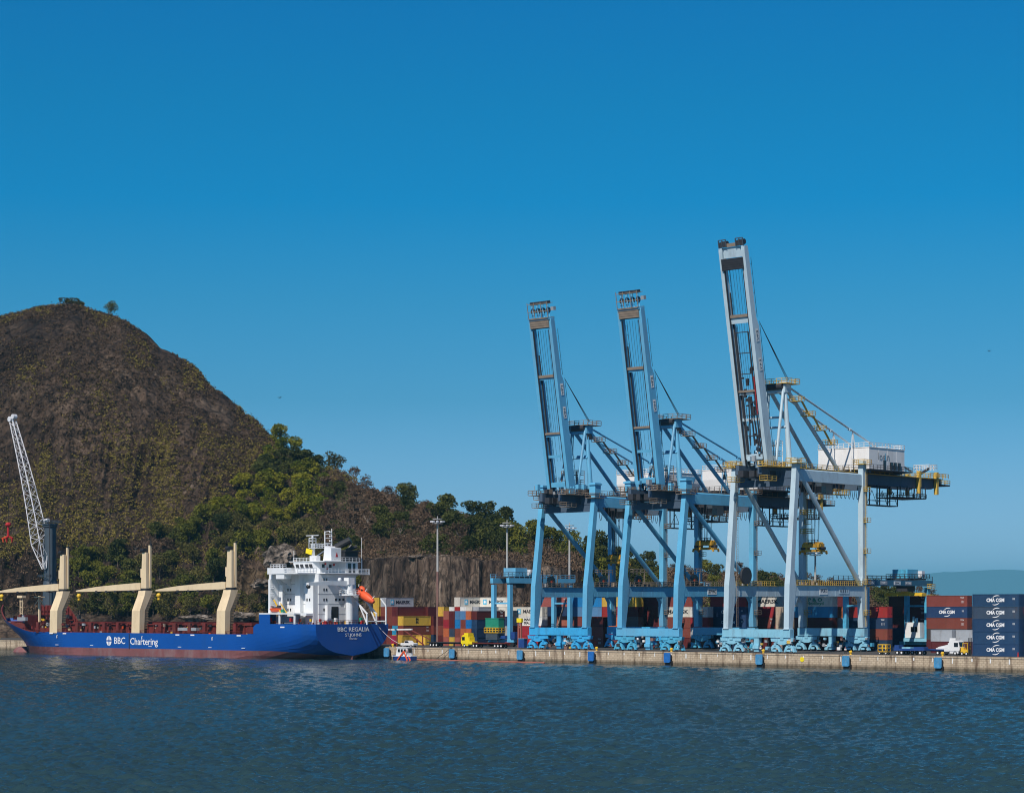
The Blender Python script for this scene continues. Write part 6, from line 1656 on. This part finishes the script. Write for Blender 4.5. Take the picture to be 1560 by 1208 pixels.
def pickup(px, w, label, col='vehicle_white'):
    root = empty('pickup_truck', port(col_x(px, w), w, D)); tag(root, label, 'pickup')
    m = MB(); m.prism([(-5.2, .5), (0, .5), (.05, 1.0), (-.2, 1.15), (-1.5, 1.25), (-2.2, 1.85), (-3.4, 1.88), (-3.7, 1.2), (-5.2, 1.2)], 'y', -.9, .9); m.build('body', col, root)
    m = MB(); m.prism([(-1.75, 1.22), (-2.28, 1.75), (-3.3, 1.78), (-3.5, 1.22)], 'y', -.93, .93); m.build('window', 'window_black', root)
    for x in (-.95, -4.2):
        for s in (-1, 1): wheel(root, x, s*.8, .38, .24)
pickup(633, 6.0, 'white pickup truck at the quay edge above the small white boat')
pickup(868, 44, 'white pickup seen between the legs of the first blue crane')
fk = empty('forklift', port(col_x(1480, 14), 14, D)); tag(fk, 'yellow forklift between the white truck and the dark blue containers', 'forklift')
m = MB(); m.box(-2.6, -.6, -.8, .8, .5, 1.4); m.box(-2.6, -1.7, -.75, .75, 1.4, 1.9); m.build('body', 'yellow', fk)
m = MB()
for x in (-1.9, -.7):
    for y in (-.7, .7): m.beam((x, y, 1.4), (x, y, 2.9), .12)
m.box(-2.0, -.6, -.8, .8, 2.9, 3.0); m.build('cage', 'yellow', fk)
m = MB(); m.box(-.5, -.3, -.6, -.4, .2, 4.2); m.box(-.5, -.3, .4, .6, .2, 4.2); m.box(-.4, -.35, -.5, .5, 2.0, 2.2); m.box(-.3, 1.0, -.5, -.3, .2, .3); m.box(-.3, 1.0, .3, .5, .2, .3); m.build('mast', 'dark_steel', fk)
for x in (-2.1, -.9):
    for s in (-1, 1): wheel(fk, x, s*.75, .4, .3)
pc = empty('platform_cart', port(col_x(1354, 9), 9, D)); tag(pc, 'small yellow railed cart left of the right yard gantry', 'cart')
m = MB(); m.railbox(-2.6, 0, -.7, .7, .8, h=1.6, step=1.1, r=.09); m.box(-2.6, 0, -.7, .7, .62, .78); m.build('frame', 'yellow', pc)
for x in (-2.2, -.4):
    for s in (-1, 1): wheel(pc, x, s*.6, .3, .2)
hp = empty('hydrant_post', port(col_x(1551, 6), 6, D)); tag(hp, 'small red and white post at the foot of the dark blue end stack', 'post')
m = MB(); m.tube((0, 0, 0), (0, 0, 1.1), .22, .1, 8); m.build('cone', 'red_paint', hp)

# ------------------------------------------------------------------ quay furniture
fen = [(589.5, 'fender_blue', 'pale blue rubber fender plate beside the ship stern'), (689, 'fender_blue', 'worn pale blue fender below the yellow truck'), (792.5, 'fender_blue', 'worn pale blue fender left of the first quay crane'),
       (901, 'fender_deep_blue', 'deep blue fender under the right leg of the first crane'), (1017, 'fender_deep_blue', 'deep blue fender under the middle crane'), (1157, 'fender_blue', 'faded blue fender under the tall grey crane'),
       (1289, 'fender_blue', 'faded blue fender under the right end of the tall crane'), (1429.5, 'fender_blue', 'blue fender below the white truck')]
for px, mt, lb in fen:
    x = col_x(px, -1.0); root = empty('fender', port(x, 0, 0)); tag(root, lb, 'fender', 'fenders along the quay face')
    m = MB(); c = .25; y0, y1 = -1.35, -1.0; pts = [(-1.0+c, .75), (1.0-c, .75), (1.0, .75+c), (1.0, 3.3-c), (1.0-c, 3.3), (-1.0+c, 3.3), (-1.0, 3.3-c), (-1.0, .75+c)]
    m.prism(pts, 'y', y0, y1); m.build('plate', mt, root)
    m = MB(); m.tube((0, -1.0, 2.1), (0, -.06, 2.1), .85, n=16); m.box(-.9, 1.0, -.9, -.1, -.6, 1.2); m.build('rubber_body', 'black_paint', root)
for px, lb in ((598.5, 'yellow mooring bollard nearest the ship stern'), (909, 'yellow mooring bollard beside the first crane'), (1023, 'yellow mooring bollard beside the middle crane'), (1163, 'yellow mooring bollard under the tall grey crane'), (1296, 'yellow mooring bollard at the right leg of the tall crane'), (1436, 'yellow mooring bollard in front of the white truck')):
    root = empty('bollard', port(col_x(px, .7), .7, D+.06)); tag(root, lb, 'bollard', 'yellow mooring bollards on the quay edge')
    m = MB(); m.tube((0, 0, 0), (0, 0, .55), .28, .24, 10); m.build('post', 'yellow', root); m = MB(); m.tube((0, 0, .55), (.0, -.15, .8), .42, .38, 10); m.build('head', 'yellow', root)
lb_ = empty('warning_sign', port(col_x(1222, -.07), -.07, 2.2)); tag(lb_, 'small yellow plate on the quay face below the tall crane', 'sign')
m = MB(); m.prism([(-.55, -.3), (-.3, -.55), (.3, -.55), (.55, -.3), (.55, .3), (.3, .55), (-.3, .55), (-.55, .3)], 'y', -.08, 0); m.build('plate', 'vivid_yellow', lb_)
m = MB(); m.box(-.3, .3, -.1, -.081, -.05, .05); m.build('mark', 'yellow', lb_)
# blue cabinet and red pole under the gantry
cb = empty('cable_cabinet', port(col_x(801, 13), 13, D)); tag(cb, 'dark blue cabinet left of the first crane wheels', 'cabinet')
m = MB(); m.box(-2.2, 0, -.7, .7, .2, 2.6); m.build('body', 'vehicle_blue', cb); m = MB(); m.box(-2.3, .1, -.8, .8, 2.602, 2.75); m.build('lid', 'crane_bogie_blue', cb)
rp = empty('marker_post', port(col_x(792, 20), 20, D)); tag(rp, 'tall narrow red and pink post with yellow top beside the gantry', 'post')
m = MB(); m.box(-.7, -.25, -.2, .2, 0, 7.2); m.box(.25, .7, -.2, .2, 0, 7.2); m.box(-.7, .7, -.18, .18, 5.6, 6.0); m.build('post', 'salmon' if False else 'container_salmon', rp); m = MB(); m.box(-.9, .9, -.4, .4, 7.2, 8.4); m.build('cap', 'vivid_yellow', rp)
# orange floating boom
m = MB(); pts = []
n = 90; xa, xb = col_x(600, -4), col_x(833, -4)
for i in range(n+1):
    t = i/n; pts.append((xa+(xb-xa)*t, -3.0-1.6*t + .35*math.sin(i*.55), .06))
m.path(pts, .30, 6); tag(m.build('floating_boom', 'container_salmon', None, port(0, 0, 0), ROT), 'long faded orange floating barrier lying along the quay face', 'floating barrier')
# mooring rope and gangway at the stern
m = MB(); a = Vector((-212+.3, 2, 10.0)); b_ = Vector((col_x(616, 2), 2, D+.5)); q = [a.lerp(b_, t/10) - Vector((0, 0, 1.0*math.sin(math.pi*t/10))) for t in range(11)]
m.path(q, .05, 4); tag(m.build('mooring_rope', 'white_paint', None, port(0, 0, 0), ROT), 'pale mooring rope from the ship stern to the quay', 'rope')
m = MB(); a = Vector((col_x(688, -.2), -.2, D+.2)); b_ = Vector((col_x(664, -1.6), -1.6, .4)); m.path([a.lerp(b_, t/6) for t in range(7)], .07, 5); tag(m.build('mooring_line', 'rope', None, port(0, 0, 0), ROT), 'dark line slanting down the quay face to the water', 'rope')
gw = empty('gangway', port(col_x(627, 9), 9, D)); tag(gw, 'long white raised gangway on a red frame at the ship stern', 'gangway')
m = MB(); m.beam((-10.5, 0, 4.9), (.2, 0, 5.1), .55, .4); m.beam((-10.5, 0, 4.9), (-11, 0, 3.4), .3); m.build('beam', 'white_paint', gw)
m = MB(); m.beam((-3, 0, 4.8), (5, 0, .6), .3); m.beam((0, 0, 4.8), (7.5, 0, 2.2), .25); m.beam((4.5, 0, .4), (4.5, 0, 3.4), .25); m.beam((-6, 0, 0), (-6, 0, 4.7), .3); m.build('frame', 'container_brown', gw)
# small white boat by the quay
sb = empty('work_boat', port(col_x(615, -5.5), -5.5, 0)); tag(sb, 'small white work boat with cabin and dark hull moored at the quay corner', 'boat')
m = MB(); m.loft([[(x, -h, z0), (x, h, z0), (x, h*1.1, 1.1+zr), (x, -h*1.1, 1.1+zr)] for x, h, z0, zr in ((-4.0, .25, .2, .35), (-3.0, .9, -.2, .2), (-1, 1.2, -.3, 0), (4.0, 1.15, -.3, 0))]); m.build('hull', 'vehicle_blue', sb)
m = MB(); m.box(-3.6, 4.0, -1.25, 1.25, 1.12, 1.3); m.prism([(-2.2, 1.3), (-1.6, 3.6), (2.4, 3.6), (2.6, 1.3)], 'y', -1.0, 1.0); m.box(-2.0, 3.2, -1.15, 1.15, 3.602, 3.75); m.build('cabin', 'vehicle_white', sb)
m = MB()
for x in (-1.35, -.2, 1.0): m.box(x, x+.85, -1.03, -.995, 2.3, 3.2)
m.box(2.5, 2.53, -.7, .7, 1.5, 3.2); m.build('window', 'window_black', sb)
m = MB(); m.beam((3.0, -1.1, 1.2), (4.2, -1.6, -.1), .28); m.beam((1.2, -1.2, 2.6), (-1.0, -1.6, .0), .28); m.beam((1.2, -1.2, 2.6), (3.0, -1.6, 0), .28); m.build('fender_frame', 'orange', sb)
# dock stores at the left edge
dk = empty('storage_crate', port(col_x(16, 20), 9, D)); tag(dk, 'faded red crate with white top standing on the quay at the left edge', 'crate')
m = MB(); m.box(-3.6, 0, 0, 3, 0, 3.0); m.build('body', 'container_salmon', dk); m = MB(); m.box(-3.8, .6, -.1, 3.1, 3.0, 3.5); m.build('lid', 'white_paint', dk)
dk = empty('timber_pile', port(col_x(34, 20), 9, D)); tag(dk, 'yellow pile of dunnage beside the faded red crate', 'pile')
m = MB(); rnd = random.Random(2)
for i in range(9): m.box(-4.4+rnd.uniform(0, .5), -.4-rnd.uniform(0, .6), i % 3*.7, i % 3*.7+.6, (i//3)*.45, (i//3)*.45+.4)
m.build('plank', 'container_yellow', dk)

# ------------------------------------------------------------------ people on the quay
def skin_obj(name, pts, edges, rad, mat, parent):
    me = bpy.data.meshes.new(name); me.from_pydata(pts, edges, []); o = link(name, me, parent); me.materials.append(MATS[mat])
    o.modifiers.new('skin', 'SKIN'); sl = me.skin_vertices[0].data
    for i, r in enumerate(rad): sl[i].radius = (r, r)
    sl[0].use_root = True
    s = o.modifiers.new('sub', 'SUBSURF'); s.levels = 1; s.render_levels = 1
    dg = bpy.context.evaluated_depsgraph_get(); dg.update(); nm = bpy.data.meshes.new_from_object(o.evaluated_get(dg)); nm.name = name
    o.modifiers.clear(); o.data = nm
    if not nm.materials: nm.materials.append(MATS[mat])
    return o
def person(x, y, z, rz, shirt, trousers, helmet, label, stride=.12):
    root = empty('person', port(x, y, z), ROT+rz); tag(root, label, 'person', 'workers on the quay')
    J = [(0, 0, .95), (0, 0, 1.2), (0, 0, 1.42), (0, 0, 1.54), (0, -.02, 1.66), (.2, 0, 1.40), (.27, -.05, 1.12), (.24, -.18, .90), (-.2, 0, 1.40), (-.28, .02, 1.12), (-.26, -.08, .88), (.1, 0, .88), (.11, -stride, .48), (.11, -stride*.9, .07), (.11, -stride-.14, .04), (-.1, 0, .88), (-.11, stride, .48), (-.11, stride*1.3, .07), (-.11, stride*1.1-.13, .04)]
    E = [(0, 1), (1, 2), (2, 3), (3, 4), (2, 5), (5, 6), (6, 7), (2, 8), (8, 9), (9, 10), (0, 11), (11, 12), (12, 13), (13, 14), (0, 15), (15, 16), (16, 17), (17, 18)]
    rr = [.14, .15, .16, .06, .10, .07, .05, .04, .07, .05, .04, .10, .075, .05, .045, .10, .075, .05, .045]
    skin_obj('body', J, E, rr, 'skin', root)
    skin_obj('shirt', [J[i] for i in (0, 1, 2, 5, 6, 8, 9)], [(0, 1), (1, 2), (2, 3), (3, 4), (2, 5), (5, 6)], [.165, .175, .18, .09, .075, .09, .075], shirt, root)
    skin_obj('trousers', [J[i] for i in (0, 11, 12, 13, 15, 16, 17)], [(0, 1), (1, 2), (2, 3), (0, 4), (4, 5), (5, 6)], [.165, .12, .095, .075, .12, .095, .075], trousers, root)
    m = MB(); m.sphere((0, 0, 1.73), .13, 10, 8, (1, 1.15, .8)); m.build('helmet', helmet, root)
person(col_x(1151.5, 4.8), 1.5, D, .3, 'workwear_teal', 'workwear_teal', 'red_paint', 'worker in teal overalls and red helmet under the tall crane')
person(col_x(1158.5, 1.6), 1.6, D, -2.4, 'lettering_white', 'workwear_navy', 'white_paint', 'worker in pale shirt and navy trousers under the tall crane')
person(col_x(1288, 1.6), 1.6, D, 1.2, 'lettering_white', 'dark_steel', 'red_paint', 'worker in white shirt near the right leg of the tall crane')
person(col_x(897, 1.7), 1.7, D, .6, 'workwear_navy', 'workwear_navy', 'vivid_yellow', 'worker in navy overalls and yellow helmet by the first crane')
person(col_x(618.5, -6.9), -6.55, 1.3, -.4, 'workwear_red', 'workwear_navy', 'red_paint', 'person in red jacket on the small white boat')

# ------------------------------------------------------------------ birds
def bird(px, py, d, a, label):
    o = empty('bird', scr(px, d, row_z(py, d)), a); o.scale = (.55, .55, .55); tag(o, label, 'bird')
    m = MB(); m.loft([[(x, -w_, z-w_*.8), (x, w_, z-w_*.8), (x, w_, z+w_*.8), (x, -w_, z+w_*.8)] for x, w_, z in ((-.55, .02, 0), (-.2, .10, 0), (.15, .11, .02), (.4, .05, .05), (.5, .015, .04))]); m.build('body', 'black_paint', o)
    for s in (-1, 1):
        m = MB(); m.add([(.2, s*.08, .04), (-.15, s*.08, .04), (-.2, s*.7, .28), (.05, s*.75, .30), (-.25, s*1.3, .12), (-.1, s*1.35, .13), (.2, s*.08, .07), (-.15, s*.08, .07), (-.2, s*.7, .31), (.05, s*.75, .33)], [(0, 1, 2, 3), (3, 2, 4, 5), (6, 9, 8, 7)]); m.build('wing', 'black_paint', o)
bird(426, 606, 420, .9, 'dark bird gliding in the open sky right of the rock')
bird(1507, 535, 480, 2.2, 'tiny dark bird high in the sky at the right')

for o in bpy.data.objects:
    if o.get('label') and len(o['label'].split()) > 16: open('/workdir/long.txt','a').write(o['label']+'\n')
